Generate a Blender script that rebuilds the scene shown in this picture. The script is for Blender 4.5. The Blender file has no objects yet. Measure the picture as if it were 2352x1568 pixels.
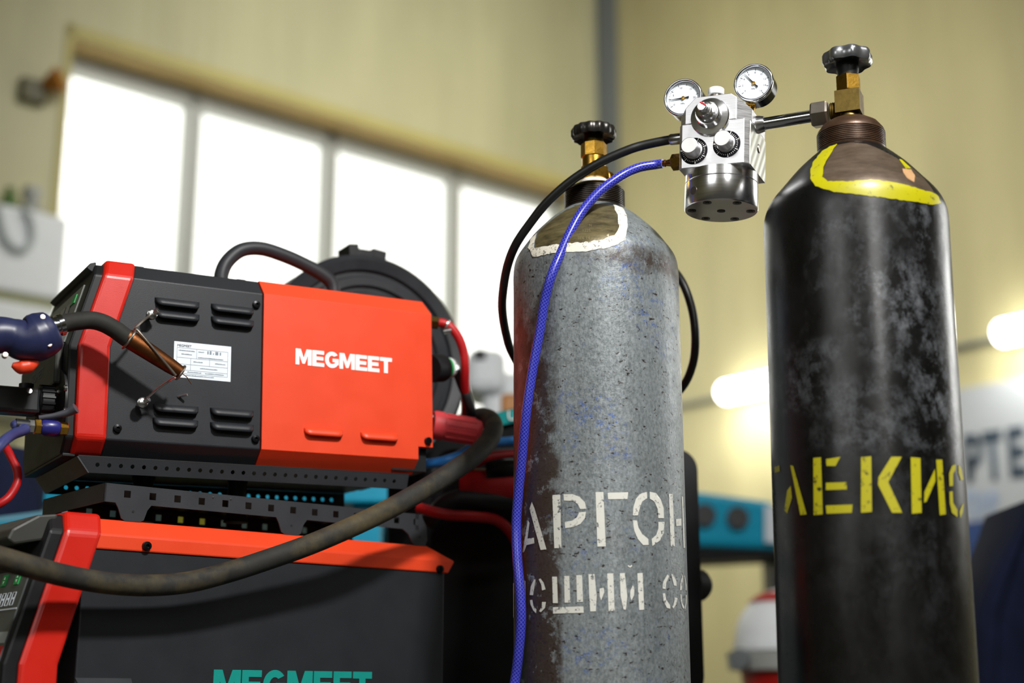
import bpy, bmesh, math, random
from mathutils import Vector, Matrix
from mathutils.bvhtree import BVHTree
from mathutils.geometry import tessellate_polygon

S = bpy.context.scene
COL = S.collection
PI = math.pi
R = math.radians

# ------------------------------------------------------------------ camera
PITCH = R(14.2)
CAM_H = 0.72
FPX = 50 / 36 * 2352
cam = bpy.data.cameras.new('camera')
cam.lens = 50
cam.sensor_width = 36
cam.clip_start = 0.05
cam.dof.use_dof = True
cam.dof.focus_distance = 1.80
cam.dof.aperture_fstop = 2.2
cam_o = bpy.data.objects.new('camera', cam)
COL.objects.link(cam_o)
cam_o.location = (0, 0, CAM_H)
cam_o.rotation_euler = (R(90) + PITCH, 0, 0)
S.camera = cam_o

# ------------------------------------------------------------------ view, sky, lights
S.view_settings.view_transform = 'Standard'
S.view_settings.look = 'None'
S.view_settings.exposure = 0.0
S.view_settings.gamma = 1.0
S.view_settings.use_curve_mapping = False

W = bpy.data.worlds.new('world')
S.world = W
W.use_nodes = True
bg = W.node_tree.nodes['Background']
bg.inputs[0].default_value = (1.0, 0.985, 0.93, 1)
bg.inputs[1].default_value = 2.2


def area(name, loc, target, sx, sy, watts, col=(1, 1, 1), spread=180):
    l = bpy.data.lights.new(name, 'AREA')
    l.shape = 'RECTANGLE'
    l.size = sx
    l.size_y = sy
    l.energy = watts
    l.spread = R(spread)
    l.color = col
    o = bpy.data.objects.new(name, l)
    COL.objects.link(o)
    o.location = loc
    o.rotation_euler = (Vector(target) - Vector(loc)).to_track_quat('-Z', 'Y').to_euler()
    return o


# a hanging work lamp over the machines and unseen fill lights added to brighten walls and reflections
area('work_lamp', (0.62, 0.45, 2.42), (0.0, 1.8, 1.1), 0.17, 0.17, 55, (1.0, 0.985, 0.96))
area('hall_fill', (0.4, 4.9, 4.7), (0.3, 8.8, 0.8), 2.0, 0.8, 58, (1.0, 0.98, 0.93), 130)
area('hall_fill', (1.2, 3.0, 5.8), (1.2, 7.5, 0.0), 2.4, 0.8, 10, (1.0, 0.98, 0.93))
area('hall_fill', (1.0, 4.8, 5.6), (-0.4, 8.0, 4.4), 2.0, 0.8, 15, (1.0, 0.98, 0.93), 95)
area('hall_fill', (2.9, -0.6, 4.6), (0.3, 1.8, 0.6), 1.6, 0.5, 24, (1.0, 0.98, 0.95))
area('rear_fill', (-3.6, -3.4, 3.2), (0.2, 1.8, 1.2), 2.6, 1.8, 10, (1.0, 1.0, 1.0), 80)  # unseen light added behind the camera to brighten regulator and machine fronts
area('hall_fill', (-1.0, -4.6, 5.7), (-1.0, -4.6, 0), 2.4, 0.8, 60, (1.0, 0.98, 0.94))
area('side_rim_light', (4.3, 4.1, 2.4), (0.2, 1.8, 1.0), 1.6, 1.6, 9, (1.0, 1.0, 0.98), 80)  # unseen light added at the right for bright rims on the cylinders
area('rear_lamp', (1.3, -3.6, 3.3), (0.3, 1.8, 1.1), 0.9, 1.6, 11, (1.0, 0.99, 0.97), 80)

# ------------------------------------------------------------------ pixel helpers (2352 x 1568 frame)
CP, SP = math.cos(PITCH), math.sin(PITCH)
CAMP = Vector((0, 0, CAM_H))


def ray(x, y):
    a = (x - 1176) / FPX
    b = (784 - y) / FPX
    return Vector((a, CP - b * SP, SP + b * CP))


def at(x, y, z):
    """world point seen at pixel (x, y) at depth z along the view axis"""
    return CAMP + ray(x, y) * z


def hz(y, Y, x=1176):
    """height of a point at distance Y seen at pixel row y"""
    r = ray(x, y)
    return CAM_H + r.z / r.y * Y


def on_plane(O, n, x, y):
    r = ray(x, y)
    return CAMP + r * ((O - CAMP).dot(n) / r.dot(n))


# ------------------------------------------------------------------ material helpers
def lin(h):
    h = h.lstrip('#')
    v = [int(h[i:i + 2], 16) / 255 for i in (0, 2, 4)]
    return tuple((c / 12.92 if c <= 0.04045 else ((c + 0.055) / 1.055) ** 2.4) for c in v) + (1,)


class MB:
    """small node builder"""

    def __init__(self, name):
        self.m = bpy.data.materials.new(name)
        self.m.use_nodes = True
        self.t = self.m.node_tree
        self.n = self.t.nodes
        self.p = self.n['Principled BSDF']
        self.out = self.n['Material Output']
        self.tc = self.n.new('ShaderNodeTexCoord')

    def l(self, a, b):
        self.t.links.new(a, b)

    def coord(self, sc=(1, 1, 1), kind='Object', rot=(0, 0, 0)):
        mp = self.n.new('ShaderNodeMapping')
        mp.inputs['Scale'].default_value = sc
        mp.inputs['Rotation'].default_value = rot
        self.l(self.tc.outputs[kind], mp.inputs[0])
        return mp.outputs[0]

    def noise(self, scale, detail=4, rough=0.6, vec=None):
        x = self.n.new('ShaderNodeTexNoise')
        x.inputs['Scale'].default_value = scale
        x.inputs['Detail'].default_value = detail
        x.inputs['Roughness'].default_value = rough
        self.l(vec if vec is not None else self.tc.outputs['Object'], x.inputs['Vector'])
        return x.outputs['Fac']

    def ramp(self, fac, *stops):
        x = self.n.new('ShaderNodeValToRGB')
        e = x.color_ramp.elements
        while len(e) < len(stops):
            e.new(0.5)
        for el, (pos, c) in zip(e, stops):
            el.position = pos
            el.color = c if isinstance(c, tuple) else (c, c, c, 1)
        self.l(fac, x.inputs[0])
        return x.outputs[0]

    def mix(self, fac, a, b):
        x = self.n.new('ShaderNodeMix')
        x.data_type = 'RGBA'
        for v, i in ((fac, 0), (a, 6), (b, 7)):
            if isinstance(v, (int, float)):
                x.inputs[i].default_value = v
            elif isinstance(v, tuple):
                x.inputs[i].default_value = v
            else:
                self.l(v, x.inputs[i])
        return x.outputs[2]

    def math(self, op, a, b=0.0):
        x = self.n.new('ShaderNodeMath')
        x.operation = op
        for v, i in ((a, 0), (b, 1)):
            if isinstance(v, (int, float)):
                x.inputs[i].default_value = v
            else:
                self.l(v, x.inputs[i])
        return x.outputs[0]

    def xyz(self, kind='Object'):
        x = self.n.new('ShaderNodeSeparateXYZ')
        self.l(self.tc.outputs[kind], x.inputs[0])
        return x.outputs

    def bump(self, h, strength=0.2, dist=0.002):
        x = self.n.new('ShaderNodeBump')
        x.inputs['Strength'].default_value = strength
        x.inputs['Distance'].default_value = dist
        self.l(h, x.inputs['Height'])
        self.l(x.outputs[0], self.p.inputs['Normal'])

    def base(self, c):
        if isinstance(c, tuple):
            self.p.inputs['Base Color'].default_value = c
        else:
            self.l(c, self.p.inputs['Base Color'])
        return self

    def set(self, rough=0.5, metal=0.0, spec=0.5):
        if isinstance(rough, (int, float)):
            self.p.inputs['Roughness'].default_value = rough
        else:
            self.l(rough, self.p.inputs['Roughness'])
        if isinstance(metal, (int, float)):
            self.p.inputs['Metallic'].default_value = metal
        else:
            self.l(metal, self.p.inputs['Metallic'])
        self.p.inputs['Specular IOR Level'].default_value = spec
        return self


def plain(name, hexcol, rough=0.5, metal=0.0, spec=0.5, var=0.12, scale=30, bump=0.0, bscale=600):
    """a surface with a slight natural variation of tone and gloss"""
    b = MB(name)
    c = lin(hexcol)
    nf = b.noise(scale, 4)
    lo = tuple(v * (1 - var) for v in c[:3]) + (1,)
    hi = tuple(min(1, v * (1 + var)) for v in c[:3]) + (1,)
    b.base(b.ramp(nf, (0.3, lo), (0.7, hi)))
    b.set(b.ramp(nf, (0.2, max(0.02, rough - 0.05)), (0.8, min(1, rough + 0.05))), metal, spec)
    if bump:
        b.bump(b.noise(bscale, 2), bump, 0.0006)
    return b.m


def emit(name, col, strength):
    b = MB(name)
    e = b.n.new('ShaderNodeEmission')
    e.inputs[0].default_value = col
    e.inputs[1].default_value = strength
    b.l(e.outputs[0], b.out.inputs[0])
    return b.m


def thin_glass(name, gloss=0.07, tint=(1, 1, 1, 1)):
    b = MB(name)
    t = b.n.new('ShaderNodeBsdfTransparent')
    t.inputs[0].default_value = tint
    g = b.n.new('ShaderNodeBsdfGlossy')
    g.inputs['Roughness'].default_value = 0.02
    mx = b.n.new('ShaderNodeMixShader')
    mx.inputs[0].default_value = gloss
    b.l(t.outputs[0], mx.inputs[1])
    b.l(g.outputs[0], mx.inputs[2])
    b.l(mx.outputs[0], b.out.inputs[0])
    return b.m


M = {}
M['charcoal'] = plain('charcoal_powder_coat', '#232529', 0.45, 0, 0.32, 0.06, 20, 0.2, 900)
M['orange'] = plain('orange_powder_coat', '#e0431f', 0.42, 0, 0.4, 0.04, 20, 0.2, 900)
M['red'] = plain('red_moulded_plastic', '#c61d0e', 0.36, 0, 0.5, 0.05, 20, 0.1, 900)
M['black_plastic'] = plain('black_plastic', '#151618', 0.48, 0, 0.3, 0.1)
M['grey_plastic'] = plain('grey_front_plastic', '#33332f', 0.5, 0, 0.4, 0.1)
M['tray'] = plain('dark_grey_tray_paint', '#303236', 0.45, 0.1, 0.5, 0.08, 20, 0.25, 700)
M['black_rubber'] = plain('black_rubber', '#17181a', 0.55, 0, 0.4, 0.15)
M['black_gloss'] = plain('black_gloss_paint', '#0c0c0d', 0.18, 0, 0.5, 0.1)
M['screw'] = plain('blackened_screw', '#17171a', 0.25, 0.6, 0.5, 0.1)
M['zinc'] = plain('zinc_plated_steel', '#c4c4c4', 0.25, 1.0, 0.5, 0.08, 60)
M['chrome'] = plain('polished_chrome', '#c9ccd2', 0.12, 1.0, 0.5, 0.04)
M['nickel'] = plain('satin_nickel', '#a79f95', 0.34, 1.0, 0.5, 0.08)
M['white'] = plain('white_paint', '#e9edf0', 0.5, 0, 0.4, 0.03)
M['label'] = plain('white_label_film', '#dfe7ef', 0.45, 0, 0.4, 0.02)
M['ink'] = plain('grey_printing_ink', '#808b94', 0.6, 0, 0.3, 0.1)
M['dark_ink'] = plain('black_printing_ink', '#111318', 0.5, 0, 0.3, 0.1)
M['teal_ink'] = plain('teal_printing_ink', '#0a8d83', 0.55, 0, 0.3, 0.05)
M['white_ink'] = plain('white_printing_ink', '#f4f2ee', 0.5, 0, 0.3, 0.03)
M['green'] = plain('green_button', '#1f9c4b', 0.45, 0, 0.4, 0.1)
M['panel_grey'] = plain('grey_control_film', '#6c6f69', 0.4, 0, 0.4, 0.08)
M['navy'] = plain('navy_moulded_handle', '#252a4c', 0.38, 0, 0.45, 0.12, 40)
M['purple'] = plain('blue_cap_plastic', '#22226a', 0.3, 0, 0.5, 0.1)
M['redhose'] = plain('red_rubber_hose', '#b1161a', 0.45, 0, 0.4, 0.1)
M['pink'] = plain('red_plug_rubber', '#d5444a', 0.5, 0, 0.4, 0.1)
M['skyblue'] = plain('blue_air_tube', '#2f8fe8', 0.35, 0, 0.5, 0.05)
M['cyan'] = plain('cyan_machine_paint', '#0c9cc0', 0.45, 0, 0.4, 0.06)
M['teal'] = plain('teal_panel_print', '#10908f', 0.5, 0, 0.4, 0.08)
M['cyan_pale'] = plain('pale_blue_edge', '#6fa5bb', 0.4, 0, 0.4, 0.06)
M['fabric_navy'] = plain('navy_cloth', '#171d36', 0.9, 0, 0.2, 0.25, 14, 0.4, 300)
M['yellow'] = plain('yellow_paint', '#d5d42a', 0.5, 0, 0.4, 0.08)
M['amber'] = plain('amber_plastic', '#a86a1c', 0.4, 0, 0.4, 0.15)
M['grey_alu'] = plain('grey_window_aluminium', '#a9aba6', 0.45, 0.2, 0.4, 0.05)
M['wall_grey'] = plain('blue_grey_corner_strip', '#6d7375', 0.6, 0, 0.4, 0.05)
M['ptfe'] = plain('white_sealing_tape', '#e9e6dc', 0.6, 0, 0.4, 0.05)
M['glass'] = thin_glass('gauge_glass', 0.08)
M['pane'] = thin_glass('window_glass', 0.05, (0.99, 1, 0.99, 1))
M['lamp'] = emit('lamp_diffuser_glow', (1.0, 0.99, 0.95, 1), 12.0)


def brass(name, hexcol, rough):
    b = MB(name)
    n = b.noise(90, 5)
    c = lin(hexcol)
    b.base(b.ramp(n, (0.3, tuple(v * 0.6 for v in c[:3]) + (1,)), (0.65, c)))
    b.set(b.ramp(n, (0.3, rough + 0.12), (0.7, rough)), 1.0)
    b.bump(b.noise(300, 3), 0.15, 0.0008)
    return b.m


M['brass'] = brass('bright_brass', '#c79a3f', 0.22)
M['old_brass'] = brass('dull_cast_brass', '#6f5d31', 0.38)
M['copper'] = brass('heat_stained_copper', '#76492a', 0.38)


def brushed():
    b = MB('machined_aluminium')
    n = b.noise(40, 3, 0.5, b.coord((1, 1, 30)))
    b.base(b.ramp(n, (0.3, lin('#c9c9cb')), (0.7, lin('#e6e6e8'))))
    b.set(b.ramp(n, (0.3, 0.30), (0.7, 0.40)), 1.0)
    b.bump(n, 0.05, 0.0004)
    return b.m


M['alu'] = brushed()


def turned():
    b = MB('turned_aluminium')
    n = b.noise(420, 2, 0.5, b.coord((0.05, 0.05, 1)))
    b.base(b.ramp(n, (0.3, lin('#d4d4d6')), (0.7, lin('#e8e8ea'))))
    b.set(0.21, 1.0)
    b.bump(n, 0.04, 0.0002)
    return b.m


M['turned'] = turned()


def ribbed_alu():
    b = MB('milled_aluminium_with_grooves')
    w = b.n.new('ShaderNodeTexWave')
    w.inputs['Scale'].default_value = 22
    w.inputs['Distortion'].default_value = 0
    w.bands_direction = 'Y'
    b.l(b.coord((0.3, 1, 1), 'Object', (R(38), 0, 0)), w.inputs[0])
    b.base(b.ramp(w.outputs[1], (0.2, lin('#bcbdb2')), (0.8, lin('#d4d5ce'))))
    b.set(0.3, 1.0)
    b.bump(w.outputs[1], 0.18, 0.002)
    return b.m


M['ribbed'] = ribbed_alu()


def thick_cable():
    b = MB('dusty_black_cable_rubber')
    n = b.noise(22, 6, 0.65)
    dust = b.ramp(b.noise(9, 6, 0.7), (0.48, 0.0), (0.68, 0.7))
    base = b.ramp(n, (0.3, lin('#1d1d1b')), (0.7, lin('#302f2b')))
    b.base(b.mix(dust, base, lin('#5f5335')))
    b.set(0.72, 0, 0.3)
    b.bump(n, 0.3, 0.001)
    return b.m


M['cable'] = thick_cable()


def braid():
    b = MB('blue_braided_hose')
    uv = b.xyz('UV')
    p = b.math('ADD', uv[0], uv[1])
    q = b.math('SUBTRACT', uv[0], uv[1])
    s1 = b.math('ABSOLUTE', b.math('SINE', b.math('MULTIPLY', p, 25.13)))
    s2 = b.math('ABSOLUTE', b.math('SINE', b.math('MULTIPLY', q, 25.13)))
    mn = b.math('MINIMUM', s1, s2)
    c = b.ramp(mn, (0.0, lin('#6f76cf')), (0.22, lin('#2c2e9c')), (1.0, lin('#20218a')))
    b.base(c)
    b.set(0.25, 0, 0.5)
    return b.m


M['bluehose'] = braid()


def wall_mat(name, a, c, rib):
    b = MB(name)
    uv = b.xyz('Generated')
    n = b.noise(1.1, 5, 0.6)
    n2 = b.noise(3, 3, 0.6, b.coord((1, 1, 0.12)))
    base = b.ramp(n, (0.3, lin(a)), (0.7, lin(c)))
    st = b.ramp(n2, (0.35, 0.86), (0.65, 1.0))
    mul = b.n.new('ShaderNodeMix')
    mul.data_type = 'RGBA'
    mul.blend_type = 'MULTIPLY'
    mul.inputs[0].default_value = 1
    b.l(base, mul.inputs[6])
    b.l(st, mul.inputs[7])
    b.base(mul.outputs[2])
    b.set(0.5, 0, 0.35)
    w = b.n.new('ShaderNodeTexWave')
    w.inputs['Scale'].default_value = rib
    w.inputs['Distortion'].default_value = 0
    b.l(b.tc.outputs['Object'], w.inputs[0])
    b.bump(w.outputs[1], 0.25, 0.01)
    return b.m


M['wall_l'] = wall_mat('cream_sandwich_panel', '#bfbb94', '#c8c49e', 3.3)
M['wall_r'] = wall_mat('ochre_cream_panel', '#bfb688', '#c7be90', 1.1)
M['reveal'] = plain('ochre_window_reveal', '#a88f5a', 0.6, 0, 0.3, 0.1, 3)
M['lintel'] = plain('yellow_lintel_trim', '#b7ad70', 0.55, 0, 0.3, 0.05, 3)
M['floor'] = plain('grey_concrete_floor', '#5a5853', 0.6, 0, 0.3, 0.15, 2)
M['ceiling'] = plain('dim_roof_sheet', '#8d8a78', 0.7, 0, 0.3, 0.1, 2)


def cyl_grey():
    b = MB('worn_grey_cylinder_paint')
    z = b.xyz()
    big = b.noise(6, 3, 0.5, b.coord((1, 1, 0.4)))
    base = b.ramp(big, (0.3, lin('#535a5c')), (0.5, lin('#6e7678')), (0.72, lin('#8a9193')))
    streak = b.noise(26, 4, 0.6, b.coord((1, 1, 0.07)))
    base = b.mix(b.ramp(streak, (0.46, 0.0), (0.72, 0.55)), base, lin('#9aa2a4'))
    brown = b.ramp(b.noise(14, 8, 0.75), (0.55, 0.0), (0.68, 0.5))
    base = b.mix(brown, base, lin('#4b4540'))
    fine = b.ramp(b.noise(300, 6, 0.75, b.coord((1, 1, 0.6))), (0.36, lin('#2f3436')), (0.62, lin('#a7adae')))
    base = b.mix(0.36, base, fine)
    # blue primer showing through in flecks
    bm_ = b.math('MULTIPLY', b.ramp(b.noise(10, 4, 0.6), (0.5, 0.0), (0.6, 1.0)), b.ramp(b.noise(120, 7, 0.8, b.coord((1, 1, 1.2))), (0.53, 0.0), (0.6, 1.0)))
    base = b.mix(b.math('MULTIPLY', bm_, 0.85), base, lin('#32559a'))
    # dark chips
    ch = b.ramp(b.noise(120, 4, 0.6, b.coord((1, 1, 1.8))), (0.62, 0.0), (0.66, 1.0))
    base = b.mix(ch, base, lin('#2a2320'))
    # rust brown stain low on the shoulder
    zz = b.math('SUBTRACT', z[2], 1.262)
    band = b.math('SUBTRACT', 1.0, b.math('MULTIPLY', b.math('ABSOLUTE', zz), 42.0))
    side = b.math('ADD', b.math('MULTIPLY', z[0], 7.0), 0.35)
    st = b.math('MULTIPLY', b.math('MULTIPLY', band, side), b.ramp(b.noise(30, 7, 0.75), (0.38, 0.0), (0.62, 2.0)))
    st = b.math('MINIMUM', b.math('MAXIMUM', st, 0.0), 0.9)
    base = b.mix(st, base, lin('#37281e'))
    b.base(base)
    rn = b.noise(50, 5, 0.6)
    b.set(b.ramp(rn, (0.3, 0.30), (0.7, 0.48)), 0.3, 0.5)
    b.bump(b.noise(130, 6, 0.7), 0.5, 0.0012)
    return b.m


def cyl_black():
    b = MB('scuffed_black_cylinder_paint')
    big = b.noise(12, 6, 0.7, b.coord((1, 1, 0.5)))
    z = b.xyz()
    base = b.ramp(b.noise(40, 5), (0.3, lin('#060606')), (0.7, lin('#0e0e0f')))
    mask = b.ramp(b.math('ADD', b.noise(5.5, 4, 0.55), b.math('MULTIPLY', z[0], 1.1)), (0.45, 0.0), (0.68, 1.0))
    high = b.ramp(z[2], (0.98, 0.12), (1.16, 1.0))
    scuff = b.math('MULTIPLY', b.math('MULTIPLY', mask, high), b.ramp(b.noise(38, 8, 0.78, b.coord((1, 1, 0.8))), (0.46, 0.0), (0.7, 1.0)))
    base = b.mix(b.math('MULTIPLY', scuff, 0.8), base, lin('#84888d'))
    b.base(base)
    b.set(b.ramp(big, (0.35, 0.2), (0.7, 0.42)), 0, 0.5)
    b.bump(b.noise(140, 5, 0.7), 0.12, 0.0008)
    return b.m


M['cyl_grey'] = cyl_grey()
M['cyl_black'] = cyl_black()


def worn_paint(name, hexcol, under, amount, scale=160, rough=0.5):
    b = MB(name)
    wear = b.ramp(b.noise(scale, 5, 0.75), (amount, 0.0), (amount + 0.06, 1.0))
    b.base(b.mix(wear, lin(hexcol), lin(under)))
    b.set(rough, 0, 0.4)
    return b.m


M['stencil_white'] = worn_paint('worn_white_stencil_paint', '#cfcec5', '#55585a', 0.57)
M['stencil_yellow'] = worn_paint('worn_yellow_stencil_paint', '#a8a00f', '#2b290f', 0.58, 120)
M['brush_white'] = worn_paint('brushed_white_paint', '#dedaca', '#6b6a62', 0.56, 170)
M['brush_yellow'] = worn_paint('brushed_yellow_paint', '#a49e0b', '#47440f', 0.60, 90, 0.35)


def bare(name, a, c, rough):
    b = MB(name)
    n = b.noise(30, 7, 0.7, b.coord((1, 1, 3.5)))
    b.base(b.ramp(n, (0.3, lin(a)), (0.68, lin(c))))
    b.set(rough, 0.5, 0.5)
    b.bump(b.noise(90, 6, 0.7), 0.3, 0.001)
    return b.m


M['bare_olive'] = bare('bare_olive_steel', '#3b3423', '#857a55', 0.36)
M['bare_brown'] = bare('bare_brown_steel', '#42362b', '#695a4b', 0.42)
M['ring_dark'] = bare('blackened_thread_steel', '#1d1814', '#3d342c', 0.3)
M['ring_brown'] = bare('rusty_brown_thread_steel', '#34241a', '#5b4433', 0.36)

# ------------------------------------------------------------------ geometry helpers


def obj(name, bm, mat, parent=None, smooth=False, bevel=0.0, segs=2, mats=None, mw=None):
    me = bpy.data.meshes.new(name)
    bmesh.ops.recalc_face_normals(bm, faces=bm.faces)
    bm.to_mesh(me)
    bm.free()
    for m in (mats or [mat]):
        me.materials.append(m)
    o = bpy.data.objects.new(name, me)
    COL.objects.link(o)
    if parent:
        o.parent = parent
    if mw is not None:
        o.matrix_local = mw
    if smooth:
        for p in me.polygons:
            p.use_smooth = True
        if smooth != 'all':
            es = o.modifiers.new('edges', 'EDGE_SPLIT')
            es.split_angle = R(smooth if smooth is not True else 35)
    if bevel:
        b = o.modifiers.new('bevel', 'BEVEL')
        b.width = bevel
        b.segments = segs
        b.limit_method = 'ANGLE'
        b.angle_limit = R(28)
        b.harden_normals = False
    return o


def tag(o, label, cat, group=None):
    o['label'] = label
    o['category'] = cat
    if group:
        o['group'] = group
    return o


def thing(name, label, cat, mw=None, group=None):
    o = bpy.data.objects.new(name, None)
    COL.objects.link(o)
    o.empty_display_size = 0.05
    if mw is not None:
        o.matrix_world = mw
    return tag(o, label, cat, group)


def struct(name, bm, mat, **k):
    o = obj(name, bm, mat, **k)
    o['kind'] = 'structure'
    return o


def box(bm, x0, x1, y0, y1, z0, z1):
    v = [bm.verts.new((x, y, z)) for x in (x0, x1) for y in (y0, y1) for z in (z0, z1)]
    for f in ((0, 1, 3, 2), (4, 6, 7, 5), (0, 4, 5, 1), (2, 3, 7, 6), (0, 2, 6, 4), (1, 5, 7, 3)):
        bm.faces.new([v[i] for i in f])
    return v


def BOX(*a):
    bm = bmesh.new()
    box(bm, *a)
    return bm


def lathe(prof, n=48, bm=None, mat=None, cap=True):
    """surface of revolution about z; prof is (r, z) from bottom to top"""
    bm = bm or bmesh.new()
    rings = []
    T = mat or Matrix()
    for r, z in prof:
        if r < 1e-6:
            rings.append([bm.verts.new(T @ Vector((0, 0, z)))])
        else:
            rings.append([bm.verts.new(T @ Vector((r * math.cos(2 * PI * i / n), r * math.sin(2 * PI * i / n), z))) for i in range(n)])
    for a, b in zip(rings, rings[1:]):
        for i in range(n):
            j = (i + 1) % n
            if len(a) == 1 and len(b) > 1:
                bm.faces.new((a[0], b[i], b[j]))
            elif len(b) == 1 and len(a) > 1:
                bm.faces.new((a[i], a[j], b[0]))
            elif len(a) > 1:
                bm.faces.new((a[i], a[j], b[j], b[i]))
    for rg in (rings[0], rings[-1]):
        if len(rg) > 1 and cap:
            try:
                bm.faces.new(rg)
            except ValueError:
                pass
    return bm


def along(p, d):
    """matrix whose z axis runs along d from point p"""
    q = Vector(d).normalized().to_track_quat('Z', 'Y').to_matrix().to_4x4()
    return Matrix.Translation(Vector(p)) @ q


def rod(p, q, r, n=16, bm=None, r2=None):
    p, q = Vector(p), Vector(q)
    L = (q - p).length
    return lathe([(r, 0), (r2 if r2 is not None else r, L)], n, bm, along(p, q - p))


def hexa(p, d, r, L, bm=None, n=6, turn=0.0, cham=0.0):
    T = along(p, d) @ Matrix.Rotation(turn, 4, 'Z')
    c = cham or r * 0.08
    return lathe([(r - c, 0), (r, c), (r, L - c), (r - c, L)], n, bm, T)


def catmull(pts, per=8):
    P = [Vector(p) for p in pts]
    if len(P) < 3:
        return P
    P = [2 * P[0] - P[1]] + P + [2 * P[-1] - P[-2]]
    out = []
    for i in range(1, len(P) - 2):
        p0, p1, p2, p3 = P[i - 1:i + 3]
        for k in range(per):
            t = k / per
            out.append(0.5 * ((2 * p1) + (p2 - p0) * t + (2 * p0 - 5 * p1 + 4 * p2 - p3) * t * t + (3 * p1 - p0 - 3 * p2 + p3) * t ** 3))
    out.append(P[-2])
    return out


def tube(pts, r, n=16, per=8, bm=None, smooth=True, radii=None, vscale=None):
    bm = bm or bmesh.new()
    uvl = bm.loops.layers.uv.verify()
    P = catmull(pts, per) if smooth else [Vector(p) for p in pts]
    m = len(P)
    t0 = (P[1] - P[0]).normalized()
    u = t0.orthogonal().normalized()
    rings, dist, d = [], [], 0.0
    for i, p in enumerate(P):
        t = (P[min(i + 1, m - 1)] - P[max(i - 1, 0)]).normalized()
        u = (u - t * u.dot(t)).normalized()
        v = t.cross(u)
        rr = r
        if radii:
            f = i / (m - 1) * (len(radii) - 1)
            k = min(int(f), len(radii) - 2)
            rr = radii[k] + (radii[k + 1] - radii[k]) * (f - k)
        if i:
            d += (p - P[i - 1]).length
        dist.append(d)
        rings.append([bm.verts.new(p + (u * math.cos(2 * PI * j / n) + v * math.sin(2 * PI * j / n)) * rr) for j in range(n)])
    vs = vscale or 1 / (2 * PI * r)
    for i in range(m - 1):
        for j in range(n):
            k = (j + 1) % n
            f = bm.faces.new((rings[i][j], rings[i][k], rings[i + 1][k], rings[i + 1][j]))
            for lp, (uu, vv) in zip(f.loops, ((j / n, dist[i]), ((j + 1) / n, dist[i]), ((j + 1) / n, dist[i + 1]), (j / n, dist[i + 1]))):
                lp[uvl].uv = (uu, vv * vs)
    bm.faces.new(rings[0][::-1])
    bm.faces.new(rings[-1])
    return bm


def poly_faces(bm, pts3, polys2):
    vs = [bm.verts.new(p) for p in pts3]
    for a, b, c in tessellate_polygon([[Vector((x, y, 0)) for x, y in polys2]]):
        try:
            bm.faces.new((vs[a], vs[b], vs[c]))
        except ValueError:
            pass
    return vs


def prism(poly, d, fn, bm=None):
    """extrude 2D polygon by d; fn(u, v, w) gives the 3D point"""
    bm = bm or bmesh.new()
    a = poly_faces(bm, [fn(u, v, 0) for u, v in poly], poly)
    b = poly_faces(bm, [fn(u, v, d) for u, v in poly], poly)
    n = len(poly)
    for i in range(n):
        j = (i + 1) % n
        bm.faces.new((a[i], a[j], b[j], b[i]))
    return bm


def holed(x0, x1, z0, z1, hx, hz_, hw, hh, n, fn, t, square=False):
    """a strip x0..x1 by z0..z1 of thickness t with a row of holes; fn(x, z, w) -> point"""
    bm = bmesh.new()
    if not hx:
        prism([(x0, z0), (x1, z0), (x1, z1), (x0, z1)], t, fn, bm)
        return bm
    edges = [x0] + [(a + b) / 2 for a, b in zip(hx, hx[1:])] + [x1]
    for k, cx in enumerate(hx):
        e0, e1 = edges[k], edges[k + 1]
        outer, inner = [], []
        for j in range(n):
            a = 2 * PI * j / n
            ca, sa = math.cos(a), math.sin(a)
            s = 1 / max(abs(ca), abs(sa))
            sx, sz = ca * s, sa * s
            outer.append(((cx + sx * (e1 - cx)) if sx > 0 else (cx + sx * (cx - e0)), (hz_ + sz * (z1 - hz_)) if sz > 0 else (hz_ + sz * (hz_ - z0))))
            if square:
                inner.append((cx + sx * hw, hz_ + sz * hh))
            else:
                inner.append((cx + ca * hw, hz_ + sa * hh))
        for w in (0, t):
            vo = [bm.verts.new(fn(x, z, w)) for x, z in outer]
            vi = [bm.verts.new(fn(x, z, w)) for x, z in inner]
            for j in range(n):
                q = (j + 1) % n
                bm.faces.new((vo[j], vo[q], vi[q], vi[j]))
            if w == 0:
                fo, fi = vo, vi
            else:
                for j in range(n):
                    q = (j + 1) % n
                    bm.faces.new((fi[j], fi[q], vi[q], vi[j]))
    box_pts = [(x0, z0), (x1, z0), (x1, z1), (x0, z1)]
    for i in range(4):
        (ax, az), (bx, bz) = box_pts[i], box_pts[(i + 1) % 4]
        bm.faces.new([bm.verts.new(fn(*p)) for p in ((ax, az, 0), (bx, bz, 0), (bx, bz, t), (ax, az, t))])
    return bm


def text_mesh(s, size, align='CENTER', bold=0.0):
    c = bpy.data.curves.new('text_curve', 'FONT')
    c.body = s
    c.size = size
    c.offset = bold
    c.align_x = align
    c.align_y = 'CENTER'
    c.resolution_u = 3
    o = bpy.data.objects.new('text_source', c)
    COL.objects.link(o)
    bpy.context.view_layer.update()
    me = bpy.data.meshes.new_from_object(o.evaluated_get(bpy.context.evaluated_depsgraph_get()))
    bm = bmesh.new()
    bm.from_mesh(me)
    bpy.data.objects.remove(o)
    bpy.data.curves.remove(c)
    bpy.data.meshes.remove(me)
    return bm


def text_into(bm, s, size, T, align='CENTER', bold=0.0):
    b = text_mesh(s, size, align, bold)
    b.transform(T)
    me = bpy.data.meshes.new('tmp')
    b.to_mesh(me)
    b.free()
    bm.from_mesh(me)
    bpy.data.meshes.remove(me)


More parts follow.
